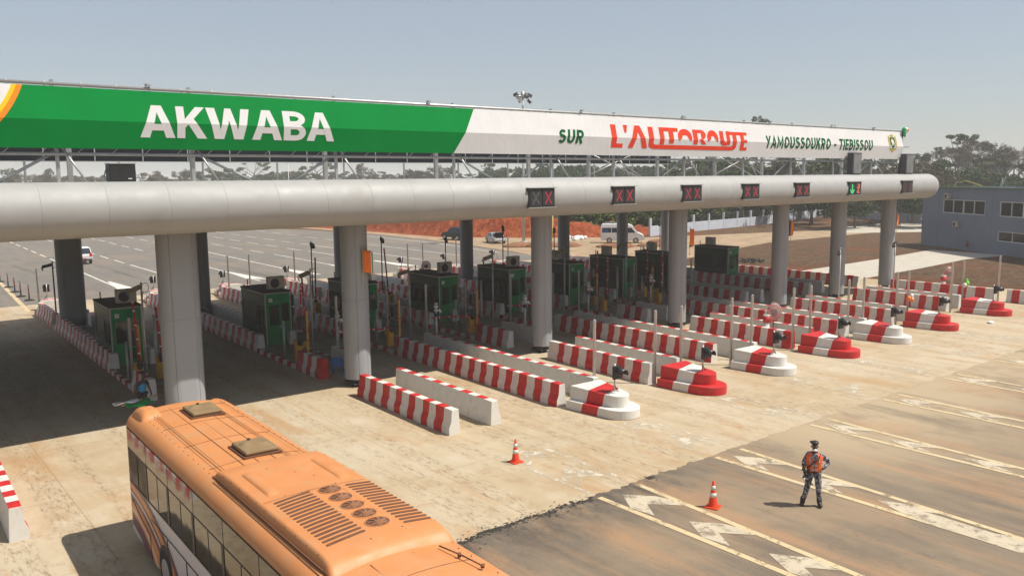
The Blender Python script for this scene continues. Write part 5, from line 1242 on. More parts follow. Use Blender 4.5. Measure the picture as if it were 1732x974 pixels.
for k, (x, y) in enumerate(((11.4, 88.7), (11.3, 83.5), (11.2, 79.5), (11.1, 76.0), (11.2, 73.0))):
    t = thing('delineator_post', ORD[5-k]+' nearest thin dark post on a black foot along the pale edge line', 'delineator post', (x, y, .009), 0, 'delineator posts on the left edge line')
    b = MB(); b.lathe([(.36, 0), (.36, .05), (.15, .10), (.05, .12)], 16); b.build('foot', m_rubber, t)
    b = MB(); b.cyl((0, 0, .1), (0, 0, 1.25), .05, n=8, mi=0); b.cyl((0, 0, .9), (0, 0, 1.0), .054, n=8, mi=1); b.cyl((0, 0, .6), (0, 0, .7), .054, n=8, mi=1); b.build('post', [m_dark, m_redarm], t)
t = thing('plastic_chair', 'blue plastic garden chair beside the second front column', 'chair', (17.25, 34.0, .18), 2.5)
b = MB(); b.box((0, 0, .44), (.46, .44, .035)); b.build('seat', m_blue, t, bevel=.015)
b = MB()
for i in range(9):
    a = -1.0+2.0*i/8; b.box((.23*sin(a)*1.05, .19+.04*cos(a), .66), (.07, .03, .44), rx=-.12, rz=-a*.35)
b.box((0, .25, .88), (.42, .035, .07)); b.build('backrest', m_blue, t, bevel=.008)
for sx in (-1, 1):
    b = MB(); b.tube([(sx*.25, .2, .66), (sx*.27, -.1, .66), (sx*.26, -.22, .62), (sx*.24, -.22, .44)], .025, 6); b.build('armrest', m_blue, t)
    for sy in (-1, 1):
        b = MB(); b.cyl((sx*.20, sy*.18, .43), (sx*.25, sy*.24, 0), .028, .022, n=8); b.build('leg', m_blue, t)

# ------------------------------------------------------------------ people
def skin_mesh(name, joints, edges, sub=2, mats=None):
    me = bpy.data.meshes.new(name); names = list(joints)
    me.from_pydata([joints[k][0] for k in names], [(names.index(a), names.index(c)) for a, c in edges], [])
    o = bpy.data.objects.new(name, me); COL.objects.link(o); md = o.modifiers.new('skin', 'SKIN'); md.use_smooth_shade = True
    for i, k in enumerate(names):
        r = joints[k][1]; me.skin_vertices[0].data[i].radius = r if hasattr(r, '__len__') else (r, r); me.skin_vertices[0].data[i].use_root = (i == 0)
    sb = o.modifiers.new('sub', 'SUBSURF'); sb.levels = sub; sb.render_levels = sub
    dg = bpy.context.evaluated_depsgraph_get(); dg.update(); out = bpy.data.meshes.new_from_object(o.evaluated_get(dg)); bpy.data.objects.remove(o)
    for mm in (mats or []): out.materials.append(mm)
    return out
def camo():
    t = NT('blue_camouflage'); c = t.coord(); n1 = t.noise(c, 16, 3, .6, .6); n2 = t.noise(t.coord(loc=(5, 2, 1)), 20, 3, .6, .6)
    base = t.ramp(n1, (.40, (.03, .036, .06)), (.44, (.15, .165, .21)), (.52, (.15, .165, .21)), (.56, (.50, .51, .53)))
    base = t.mix(t.ramp(n2, (.52, 0), (.55, 1)), base, (.012, .014, .022)); t.p(Base_Color=base, Roughness=.85); return t.mat
m_camo = camo(); m_vest = M('orange_safety_vest', (.85, .12, .02), .6, var=.05); m_refl = M('reflective_tape', (.42, .40, .38), .4); m_bootl = M('black_boot_leather', (.02, .02, .02), .45); m_mask = M('white_mask', (.72, .72, .70), .7)
def hand(b_parent, wrist, direction, curl, mats, side=1, sc=1.0):
    """palm with five separate bent fingers"""
    d = Vector(direction).normalized(); up_ = Vector(curl).normalized(); lat = d.cross(up_).normalized()*side
    J = {'w': (Vector(wrist), .030*sc), 'p': (Vector(wrist)+d*.05*sc, (.040*sc, .022*sc)), 'k': (Vector(wrist)+d*.085*sc, (.042*sc, .020*sc))}; E_ = [('w', 'p'), ('p', 'k')]
    for f, (off, ln) in enumerate(((-.030, .062), (-.010, .072), (.010, .068), (.028, .052))):
        a = Vector(wrist)+d*.085*sc+lat*off*sc; J['a%d' % f] = (a+d*ln*.45*sc+up_*.006, .010*sc); J['b%d' % f] = (a+d*ln*.75*sc+up_*ln*.45*sc, .009*sc); J['c%d' % f] = (a+d*ln*.72*sc+up_*ln*.95*sc, .008*sc)
        E_ += [('k', 'a%d' % f), ('a%d' % f, 'b%d' % f), ('b%d' % f, 'c%d' % f)]
    th = Vector(wrist)+d*.035*sc-lat*.03*sc; J['t0'] = (th-lat*.02*sc, .012*sc); J['t1'] = (th-lat*.035*sc+d*.03*sc+up_*.015*sc, .011*sc); J['t2'] = (th-lat*.03*sc+d*.055*sc+up_*.03*sc, .009*sc); E_ += [('p', 't0'), ('t0', 't1'), ('t1', 't2')]
    return J, E_
def person(name, label, loc, rz, P, shirt, trousers, arms='camo', bag=None):
    t = thing(name, label, 'person', loc, rz)
    return t
# officer: faces the camera (local -Y forward)
SX, SY = 20.2, 11.95
of = thing('person', 'officer in blue camouflage, orange vest and beret with a hand on the hip', 'person', (SX, SY, .005), radians(-54))
hd = Vector((0.0, -.02, 1.66))
body = {'pel': ((0, 0, .98), (.15, .11)), 'belly': ((0, .0, 1.12), (.145, .105)), 'chest': ((0, .0, 1.33), (.165, .115)), 'neck0': ((0, .01, 1.48), (.075, .07)), 'neck': ((0, 0, 1.55), .056), 'jaw': ((0, -.03, 1.62), (.066, .075)), 'head': ((0, -.01, 1.71), (.078, .092)), 'crown': ((0, 0, 1.785), (.055, .065)),
        'shL': ((.17, .01, 1.44), .075), 'shR': ((-.17, .01, 1.44), .075), 'elL': ((.40, .09, 1.24), .046), 'wrL': ((.215, -.06, 1.075), .032), 'elR': ((-.27, .05, 1.18), .047), 'wrR': ((-.255, -.10, .985), .032),
        'hipL': ((.10, 0, .93), .098), 'hipR': ((-.09, 0, .93), .098), 'knL': ((.14, -.03, .52), .068), 'knR': ((-.16, -.02, .52), .068), 'anL': ((.17, .02, .11), .05), 'anR': ((-.25, .02, .11), .05), 'ftL': ((.21, -.19, .055), .04), 'ftR': ((-.32, -.16, .055), .04)}
ED = [('pel', 'belly'), ('belly', 'chest'), ('chest', 'neck0'), ('neck0', 'neck'), ('neck', 'jaw'), ('jaw', 'head'), ('head', 'crown'), ('chest', 'shL'), ('chest', 'shR'), ('shL', 'elL'), ('elL', 'wrL'), ('shR', 'elR'), ('elR', 'wrR'), ('pel', 'hipL'), ('pel', 'hipR'), ('hipL', 'knL'), ('knL', 'anL'), ('hipR', 'knR'), ('knR', 'anR'), ('anL', 'ftL'), ('anR', 'ftR')]
J = dict(body); E2 = list(ED)
for sfx, w, dr, cu, sd_ in (('L', body['wrL'][0], (-.75, -.1, -.1), (.1, .4, -.8), 1), ('R', body['wrR'][0], (.25, -.45, -.7), (.7, .5, 0), -1)):
    hj, he = hand(None, w, dr, cu, None, sd_)
    for k, v in hj.items():
        if k != 'w': J[sfx+k] = v
    E2 += [((sfx+a if a != 'w' else 'wr'+sfx), sfx+c) for a, c in he]
obj_mesh('body', skin_mesh('body', J, E2, 2, [m_skin]), of)
cl = {k: (v[0], tuple(np.array(v[1] if hasattr(v[1], '__len__') else (v[1], v[1]))*1.12+.008)) for k, v in body.items() if k in ('pel', 'belly', 'chest', 'neck0', 'shL', 'shR', 'elL', 'elR', 'wrL', 'wrR', 'hipL', 'hipR', 'knL', 'knR', 'anL', 'anR')}
obj_mesh('uniform', skin_mesh('uniform', cl, [e for e in ED if e[0] in cl and e[1] in cl], 2, [m_camo]), of)
b = MB(); N_ = 32; vs = []
SL = [(.99, .175, .135), (1.02, .192, .150), (1.12, .196, .152), (1.25, .207, .158), (1.36, .222, .160), (1.43, .224, .150), (1.48, .190, .120), (1.52, .105, .095)]
for z, rx_, ry_ in SL:
    for i in range(N_): vs.append((rx_*math.copysign(abs(cos(2*pi*i/N_))**.8, cos(2*pi*i/N_)), ry_*math.copysign(abs(sin(2*pi*i/N_))**.9, sin(2*pi*i/N_)), z))
b.add(vs, [(k*N_+i, k*N_+(i+1) % N_, (k+1)*N_+(i+1) % N_, (k+1)*N_+i) for k in range(len(SL)-1) for i in range(N_)], 0, True); b.build('vest', m_vest, of)
b = MB()
for z, rx_, ry_ in ((1.08, .200, .158), (1.20, .209, .163)):
    n = 28; vs = []
    for zz in (z-.024, z+.024):
        for i in range(n): vs.append((rx_*cos(2*pi*i/n), ry_*sin(2*pi*i/n), zz))
    b.add(vs, [(i, (i+1) % n, n+(i+1) % n, n+i) for i in range(n)], 0, True)
for s in (-1, 1): b.tube([(s*.115, -.142, 1.22), (s*.12, -.142, 1.35), (s*.115, -.115, 1.43), (s*.10, -.0, 1.525), (s*.10, .10, 1.45)], .020, 6)
b.build('reflective_tape', m_refl, of)
b = MB(); b.tube([(0, -.152, 1.0), (0, -.160, 1.30)], .008, 6); b.add([(0, -.176, 1.20), (.045, -.170, 1.36), (.085, -.140, 1.47), (.06, -.10, 1.515), (-.06, -.10, 1.515), (-.085, -.140, 1.47), (-.045, -.170, 1.36)], [(0, 1, 6), (1, 2, 5, 6), (2, 3, 4, 5)]); b.build('vest_opening', m_camo, of)
b = MB(); b.tube([(-.20, -.15, 1.10), (-.05, -.19, 1.25), (.10, -.17, 1.40), (.16, -.05, 1.50), (.12, .10, 1.46)], .016, 6); b.build('rifle_strap', m_black, of)
for s, a, f in ((1, 'anL', 'ftL'), (-1, 'anR', 'ftR')):
    pa = Vector(body[a][0]); pf = Vector(body[f][0])
    obj_mesh('boot', skin_mesh('boot', {'s': (pa+Vector((0, 0, .15)), .078), 'a': (pa+Vector((0, 0, -.02)), .074), 'h': (pa+Vector((0, .02, -.05)), (.06, .055)), 'f': ((pa+pf)/2+Vector((0, 0, -.02)), (.062, .058)), 't': (pf, (.060, .050))}, [('s', 'a'), ('a', 'f'), ('f', 't'), ('a', 'h')], 2, [m_bootl]), of)
b = MB(); b.ball((0, -.015, 1.80), (.105, .12, .05), n=18, k=10); b.lathe([(.098, 1.755), (.100, 1.785)], 18, c=(0, -.012, 0)); b.ball((-.06, .02, 1.80), (.075, .08, .032)); b.build('beret', m_bootl, of)
b = MB(); b.ball((0, -.085, 1.60), (.064, .05, .038), n=14, k=8); b.build('face_mask', m_mask, of)
b = MB(); b.ball((0, -.108, 1.675), (.016, .022, .024)); b.ball((.082, 0, 1.68), (.014, .024, .034)); b.ball((-.082, 0, 1.68), (.014, .024, .034)); b.build('facial_feature', m_skin, of)
b = MB(); b.ball((.032, -.092, 1.71), (.013, .008, .008)); b.ball((-.032, -.092, 1.71), (.013, .008, .008)); b.build('eye', m_mask, of)
b = MB(); b.tube([(.158*cos(a)*1.12, .118*sin(a)*1.15, 1.0) for a in np.linspace(0, 2*pi, 22)], .024, 6); b.build('belt', m_black, of)
ri = thing('rifle', 'short black rifle hanging across the officer\'s right side, muzzle down', 'rifle', (SX, SY, .005), radians(-54))
b = MB(); b.cyl((-.24, -.20, 1.10), (-.04, -.19, .64), .013, n=8); b.box((-.19, -.205, .98), (.05, .045, .26), ry=.41); b.build('barrel', m_black, ri)
b = MB(); b.box((-.265, -.19, 1.15), (.06, .04, .22), ry=.41); b.build('stock', M('brown_rifle_wood', (.10, .045, .02), .5), ri)
b = MB(); b.tube([(-.20, -.22, .98), (-.26, -.24, .91), (-.30, -.25, .86)], .026, 6); b.build('magazine', m_black, ri)

# worker in a blue shirt, seen from behind, bending a little over a folded umbrella
wx, wy = 8.62, 33.35
wk = thing('person', 'worker in a blue shirt with black sleeves walking by the nearest barrier', 'person', (wx, wy, .01), radians(15))
wb_ = {'pel': ((0, 0, .95), (.14, .11)), 'belly': ((0, -.02, 1.10), (.13, .10)), 'chest': ((0, -.07, 1.30), (.155, .11)), 'neck0': ((0, -.10, 1.44), (.07, .065)), 'neck': ((0, -.13, 1.51), .054), 'jaw': ((0, -.19, 1.57), (.066, .075)), 'head': ((0, -.19, 1.66), (.078, .09)), 'crown': ((0, -.18, 1.74), (.055, .06)),
       'shL': ((.17, -.08, 1.41), .066), 'shR': ((-.17, -.08, 1.41), .066), 'elL': ((.24, -.12, 1.14), .043), 'wrL': ((.20, -.30, .98), .03), 'elR': ((-.25, -.10, 1.13), .043), 'wrR': ((-.24, -.26, .92), .03),
       'hipL': ((.085, 0, .90), .092), 'hipR': ((-.085, 0, .90), .092), 'knL': ((.10, -.12, .50), .06), 'knR': ((-.10, .02, .50), .06), 'anL': ((.10, -.06, .09), .042), 'anR': ((-.11, .16, .10), .042), 'ftL': ((.11, -.22, .045), .038), 'ftR': ((-.11, .02, .045), .038)}
J = dict(wb_); E2 = list(ED)
for sfx, w, dr, cu, sd_ in (('L', wb_['wrL'][0], (-.2, -.6, -.5), (-.6, 0, -.2), 1), ('R', wb_['wrR'][0], (.1, -.5, -.7), (.6, .2, 0), -1)):
    hj, he = hand(None, w, dr, cu, None, sd_)
    for k, v in hj.items():
        if k != 'w': J[sfx+k] = v
    E2 += [((sfx+a if a != 'w' else 'wr'+sfx), sfx+c) for a, c in he]
obj_mesh('body', skin_mesh('body', J, E2, 2, [m_skin]), wk)
sh = {k: (wb_[k][0], tuple(np.array(wb_[k][1] if hasattr(wb_[k][1], '__len__') else (wb_[k][1],)*2)*1.12+.006)) for k in ('pel', 'belly', 'chest', 'neck0')}
obj_mesh('shirt', skin_mesh('shirt', sh, [('pel', 'belly'), ('belly', 'chest'), ('chest', 'neck0')], 2, [M('bright_blue_shirt', (.02, .24, .50), .8)]), wk)
for s in 'LR':
    obj_mesh('sleeve', skin_mesh('sleeve', {'c': ((np.array(wb_['chest'][0])+np.array(wb_['sh'+s][0]))/2, .08), 's': (wb_['sh'+s][0], .080), 'e': ((np.array(wb_['sh'+s][0])*.35+np.array(wb_['el'+s][0])*.65), .062)}, [('c', 's'), ('s', 'e')], 2, [m_black]), wk)
tr_ = {k: (wb_[k][0], tuple(np.array(wb_[k][1] if hasattr(wb_[k][1], '__len__') else (wb_[k][1],)*2)*1.15+.006)) for k in ('pel', 'hipL', 'hipR', 'knL', 'knR', 'anL', 'anR')}
obj_mesh('trousers', skin_mesh('trousers', tr_, [('pel', 'hipL'), ('pel', 'hipR'), ('hipL', 'knL'), ('knL', 'anL'), ('hipR', 'knR'), ('knR', 'anR')], 2, [M('dark_trousers', (.03, .03, .035), .9)]), wk)
b = MB(); b.ball((0, -.185, 1.72), (.088, .10, .065)); b.build('hair', m_bootl, wk)
t = thing('folded_flag', 'bundle of green and white flags held low by the worker in blue', 'flag', (wx-.1, wy-.45, .75), .2)
b = MB(); b.cyl((-.85, -.1, .0), (.75, .15, .12), .016, n=7); b.cyl((-.4, -.18, .02), (.85, .1, .1), .016, n=7); b.build('stick', m_wood, t)
b = MB(); vs = [(-.75+.95*i/8, -.1-.38*j/4+.05*sin(i*1.3+j), .06-.10*j/4+.05*sin(i*1.1+j*1.7)) for j in range(5) for i in range(9)]
b.add(vs, [(j*9+i, j*9+i+1, (j+1)*9+i+1, (j+1)*9+i) for j in range(4) for i in range(8)], 0, True); o = b.build('green_cloth', m_greenflag, t); o.modifiers.new('solid', 'SOLIDIFY').thickness = .008
b = MB(); vs = [(-1.15+.95*i/8, .02-.25*j/4+.05*sin(i*1.2+j), .12+.04*sin(i*.9+j*1.5)) for j in range(5) for i in range(9)]
b.add(vs, [(j*9+i, j*9+i+1, (j+1)*9+i+1, (j+1)*9+i) for j in range(4) for i in range(8)], 0, True); o = b.build('white_cloth', m_whiteflag, t); o.modifiers.new('solid', 'SOLIDIFY').thickness = .008

# ------------------------------------------------------------------ grey building
bd = thing('office_building', 'two storey blue grey building with strip windows at the right edge', 'building', (109.1, 50.7, 0), math.atan2(-.826, -.564))
b = MB(); Hb = 7.3; LB = 36
def panel(u0, u1, z0, z1): b.box(((u0+u1)/2, .12, (z0+z1)/2), (u1-u0, .24, z1-z0))
up_w = [(4.35, 12.5), (15.0, 24.5), (27, 34)]; lo_w = [(14.9, 24.5), (27, 34)]
def row(wins, z0, z1):
    u = 0
    for a, c in wins: panel(u, a, z0, z1); u = c
    panel(u, LB, z0, z1)
panel(0, LB, 0, 1.5); row(lo_w, 1.5, 2.62); panel(0, LB, 2.62, 4.25); row(up_w, 4.25, 5.88); panel(0, LB, 5.88, Hb)
b.box((.12, 6.3, Hb/2), (.24, 12, Hb)); b.box((LB-.12, 6.3, Hb/2), (.24, 12, Hb)); b.box((LB/2, 12.4, Hb/2), (LB, .24, Hb))
b.build('wall', m_bldg, bd)
b = MB(); b.box((LB/2, 6.3, Hb-.35), (LB-.5, 12, .3)); rf = b.build('roof', m_bldg, bd)
m_gedge = M('green_roof_edge', (.06, .12, .04), .7)
b = MB(); b.box((LB/2, .0, Hb+.04), (LB+.1, .45, .09)); b.box((0, 6.3, Hb+.04), (.4, 12.4, .085)); b.build('roof_edging', m_gedge, bd)
for wins, z0, z1, step in ((up_w, 4.25, 5.88, 2.05), (lo_w, 1.5, 2.62, 2.4)):
    for a, c in wins:
        q = MB(); q.box(((a+c)/2, .14, (z0+z1)/2), (c-a, .02, z1-z0)); wn = q.build('window', m_bluewin, bd)
        q = MB(); n = max(2, int(round((c-a)/step)))
        for k in range(n+1):
            u = a+.04+(c-a-.08)*k/n; q.box((u, .09, (z0+z1)/2), (.08 if k % 2 else .16, .1, z1-z0))
        q.box(((a+c)/2, .09, z0+.04), (c-a, .1, .08)); q.box(((a+c)/2, .09, z1-.04), (c-a, .1, .08)); q.build('window_frame', m_frame, wn)
b = MB()
for u in (3.6, 7.4, 13.8): b.box((u, -.004, Hb/2), (.03, .01, Hb))
b.build('wall_joint', m_dark, bd)
b = MB(); b.box((.3, -.2, 3.2), (.3, .4, .06)); b.box((.3, -.3, 3.3), (.12, .1, .3)); b.build('wall_lamp', m_plate, bd)
e_ = Vector((-.564, -.826, 0)); n_ = Vector((-.826, .564, 0)); B0 = Vector((109.1, 50.7, 0))
def onwall(u, off, z): return B0+e_*u+n_*off+Vector((0, 0, z))
dup(ac, onwall(5.6, .24, 5.92), math.atan2(-.826, -.564), 'air conditioner on the grey building above its upper windows', 'air conditioners on the grey building')
dup(ac, onwall(7.6, .24, 2.62), math.atan2(-.826, -.564), 'air conditioner on the grey building halfway down the wall', 'air conditioners on the grey building')
t = thing('fire_extinguisher', 'red and black fire extinguisher low on the grey building wall', 'fire extinguisher', onwall(9.8, .15, .45))
b = MB(); b.cyl((0, 0, 0), (0, 0, .5), .12, n=14); b.ball((0, 0, .5), (.12, .12, .1)); b.build('cylinder', m_redarm, t); b = MB(); b.box((0, 0, .64), (.14, .08, .08)); b.tube([(.05, 0, .62), (.2, -.05, .5), (.17, -.06, .2)], .025, 6); b.build('valve', m_black, t)
b = MB(); b.tube([(0, 0, 0), (-.3, .4, .8), (1.2, .8, 1.0), (3.4, 1.4, .35)], .06, 6)
tag(b.build('roof_pipe', M('yellow_pipe', (.45, .36, .12), .6), None, onwall(3.0, -2.2, Hb-.2), math.atan2(-.826, -.564)), 'bent yellowish pipe lying on the grey building roof', 'pipe')
b = MB(); b.cyl((0, 0, 0), (0, 0, 1.4), .02, n=6)
for k in range(5): b.box((0, .0, .6+.18*k), (.9-.12*k, .02, .02), ry=-.5)
b.tube([(-.5, 0, .2), (.6, 0, 1.5)], .03, 6)
tag(b.build('roof_aerial', m_frame, None, onwall(13.0, -1.5, Hb-.2), math.atan2(-.826, -.564)), 'thin white aerial tilted on the grey building roof', 'aerial')

# ------------------------------------------------------------------ boundary walls
def bwall(label, pts, step=4.1, hw=1.55, hp=2.75):
    t = thing('boundary_wall', label, 'wall', (*pts[0], 0)); o0 = Vector((*pts[0], 0)); w = MB(); me_ = MB(); posts = []
    for a, c in zip(pts[:-1], pts[1:]):
        a = Vector((*a, 0)); c = Vector((*c, 0)); L_ = (c-a).length; rz = math.atan2((c-a).y, (c-a).x); k = int(L_/step); mid = (a+c)/2-o0
        w.box((mid.x, mid.y, hw/2), (L_, .2, hw), rz=rz)
        for z in (hw+.35, hw+.75, hp-.12): me_.cyl(a-o0+Vector((0, 0, z)), c-o0+Vector((0, 0, z)), .015, n=4)
        d = (c-a)/L_; s = 0
        while s < L_:
            p = a-o0+d*s
            me_.cyl((p.x, p.y, hw), (p.x, p.y, hp-.12), .008, n=3); s += .45
        for i in range(k+1): posts.append((a+(c-a)*i/k-o0, rz))
    w.build('wall', m_wallw, t); me_.build('wire_mesh', m_dark, t)
    for k, (p, rz) in enumerate(posts):
        q = MB(); wd = .42 if k % 4 == 0 else .26; q.box((p.x, p.y, hp/2+.01), (wd, .28, hp), rz=rz); q.build('post', m_wallw, t)
bwall('pale boundary wall with square posts and wire mesh running behind the brown field', [(96.2, 85.5), (110, 88.4), (134, 91.5), (171, 101)])
bwall('shaded boundary wall with posts between the last two columns and the grey building', [(171.6, 100.4), (155, 72), (138, 44), (128, 26)])

# ------------------------------------------------------------------ light masts
t = thing('light_mast', 'tall grey light mast rising above the white part of the banner', 'light mast', (73.9, 88.7, .0))
b = MB(); b.cyl((0, 0, 0), (0, 0, 20), .22, .09, n=14); b.build('mast', m_pole, t)
b = MB(); b.cyl((0, 0, 0), (0, 0, .35), .48, n=16); b.build('footing', g_path, t)
b = MB(); b.cyl((0, 0, 19.6), (0, 0, 20.5), .26, n=12); b.box((0, 0, 19.9), (2.2, .12, .12), rz=.7); b.box((0, 0, 19.9), (2.2, .12, .12), rz=-.8); b.build('head_frame', m_steel, t)
for k, (a, r, z, tl) in enumerate(((2.5, 1.7, 20.15, .5), (3.6, 1.6, 19.3, .9), (-.4, 1.7, 20.0, .4), (.5, 1.7, 20.1, .5), (-.7, 1.5, 19.2, .8), (1.6, 1.5, 19.9, .6), (4.6, 1.6, 19.8, .6))):
    r *= .58; b = MB(); b.box((r*cos(a), r*sin(a), z), (.6, .36, .34), rz=a, ry=tl); b.box((r*cos(a), r*sin(a), z+.2), (.64, .4, .04), rz=a, ry=tl); b.build('floodlight', m_steel if k % 2 else m_dark, t)
for (x, y, h, l) in ((68.3, 152, 12, 'far lamp post beyond the flagged second column'), (150, 120, 12, 'thin lamp post standing behind the boundary wall')):
    t = thing('lamp_post', l, 'lamp post', (x, y, tz1(x, y))); b = MB(); b.cyl((0, 0, 0), (0, 0, h), .10, .05, n=10); b.tube([(0, 0, h), (-.5, -.2, h+.3), (-1.4, -.5, h+.35)], .04, 6); b.build('mast', m_pole, t)
    b = MB(); b.box((-1.6, -.55, h+.33), (.7, .25, .12), rz=.3); b.build('lamp_head', m_steel, t)

# ------------------------------------------------------------------ heaps and timber
def stones(name, label, cat, x, y, n, r, spread, mt):
    b = MB(); rnd = random.Random(n)
    for k in range(n):
        s = r*rnd.uniform(.5, 1.2); a = rnd.uniform(0, 2*pi); d = spread*math.sqrt(rnd.random())
        b.ball((d*cos(a), d*.5*sin(a), s*.5+(.3*r if d < spread*.4 else 0)), (s, s*rnd.uniform(.6, 1), s*.7), n=7, k=5)
    me = b.mesh(name, mt)
    for p in me.polygons: p.use_smooth = False
    tag(obj_mesh(name, me, None, (x, y, tz1(x, y)-.03), .6), label, cat)
stones('rubble_pile', 'pile of white rubble at the foot of the red earth bank', 'rubble', 84.0, 89.4, 34, .42, 3.2, m_plate)
stones('rubble_pile', 'low heap of black broken asphalt on the brown field behind the last booth', 'rubble', 75.2, 52.6, 46, .20, 2.6, g_tar)
stones('rubble_pile', 'scatter of pale stones by the boundary wall end', 'rubble', 93.5, 86.6, 26, .3, 2.0, g_path)
for k, (x, y, dx, dy, h, l) in enumerate(((81.6, 96.2, 1.1, 1.0, 3.2, 'thin timber pole leaning on the red bank, left one of two'), (83.8, 93.9, 1.3, 1.3, 3.8, 'longer timber pole leaning on the red bank, right one of two'))):
    b = MB(); b.cyl((0, 0, 0), (dx, dy, h), .09, .07, n=8); tag(b.build('timber_pole', m_wood, None, (x, y, tz1(x, y))), l, 'timber pole')
b = MB(); rnd = random.Random(3)
for k in range(26):
    a = rnd.uniform(-.5, .5); L_ = rnd.uniform(1.5, 4); c = Vector((rnd.uniform(-3, 3), rnd.uniform(-1, 1), .15+rnd.random()*.7)); d = Vector((cos(a), sin(a), rnd.uniform(-.15, .15)))*L_/2
    b.cyl(c-d, c+d, .09, .07, n=6)
tag(b.build('timber_pile', M('orange_cut_timber', (.42, .22, .09), .8, var=.3), None, (103.5, 99, tz1(103.5, 99)), .5), 'pile of orange brown timber on the slope behind the boundary wall', 'timber pile')
b = MB(); b.ball((0, 0, .05), (.3, .16, .07), n=9, k=6); me = b.mesh('plastic_bag', m_whiteflag)
for v in me.vertices: v.co += Vector((noise.noise(v.co*9), noise.noise(v.co*9+Vector((4, 0, 0))), .3*abs(noise.noise(v.co*11))))*.08
tag(obj_mesh('plastic_bag', me, None, (53.9, 20.6, .01)), 'crumpled white plastic bag lying on the concrete by the right bullnoses', 'bag')

# ------------------------------------------------------------------ trees
def leaf_quads(pts, size, rng, mt, name, aspect=.6):
    n = len(pts); a = rng.normal(size=(n, 3)); a /= np.linalg.norm(a, axis=1)[:, None]; c = rng.normal(size=(n, 3)); c -= (c*a).sum(1)[:, None]*a; c /= np.linalg.norm(c, axis=1)[:, None]
    s = size*rng.uniform(.6, 1.3, (n, 1)); p = np.asarray(pts); u = a*s; v = c*s*aspect
    V = np.stack([p-u*.9, p-v, p+u, p+v], 1).reshape(-1, 3); me = bpy.data.meshes.new(name)
    me.vertices.add(4*n); me.vertices.foreach_set('co', V.ravel()); me.loops.add(4*n); me.loops.foreach_set('vertex_index', np.arange(4*n)); me.polygons.add(n)
    me.polygons.foreach_set('loop_start', np.arange(0, 4*n, 4)); me.update(calc_edges=True); me.materials.append(mt); return me
def clump(rng, c, r, n):
    d = rng.normal(size=(n, 3)); d /= np.linalg.norm(d, axis=1)[:, None]; return np.asarray(c)+d*np.asarray(r)*rng.uniform(.45, 1.0, (n, 1))**.6
def branchy(rng, b, p, d, L_, r, depth, ends, spread=.6, up=.15, mids=None):
    q = p+d*L_*.5+Vector(rng.normal(size=3))*L_*.05; e = q+(d+Vector((0, 0, up))).normalized()*L_*.5
    b.cyl(p, q, r, r*.85, 6 if depth > 2 else 5, caps=False); b.cyl(q, e, r*.85, r*.68, 6 if depth > 2 else 5, caps=False)
    if mids is not None and depth < 3: mids.append(q)
    if depth == 0: ends.append(e); return
    k = 3 if rng.random() < .5 else 2
    for i in range(k):
        nd = (d+Vector(rng.normal(size=3))*spread).normalized(); branchy(rng, b, e, nd, L_*rng.uniform(.62, .82), r*.62, depth-1, ends, spread, up, mids)
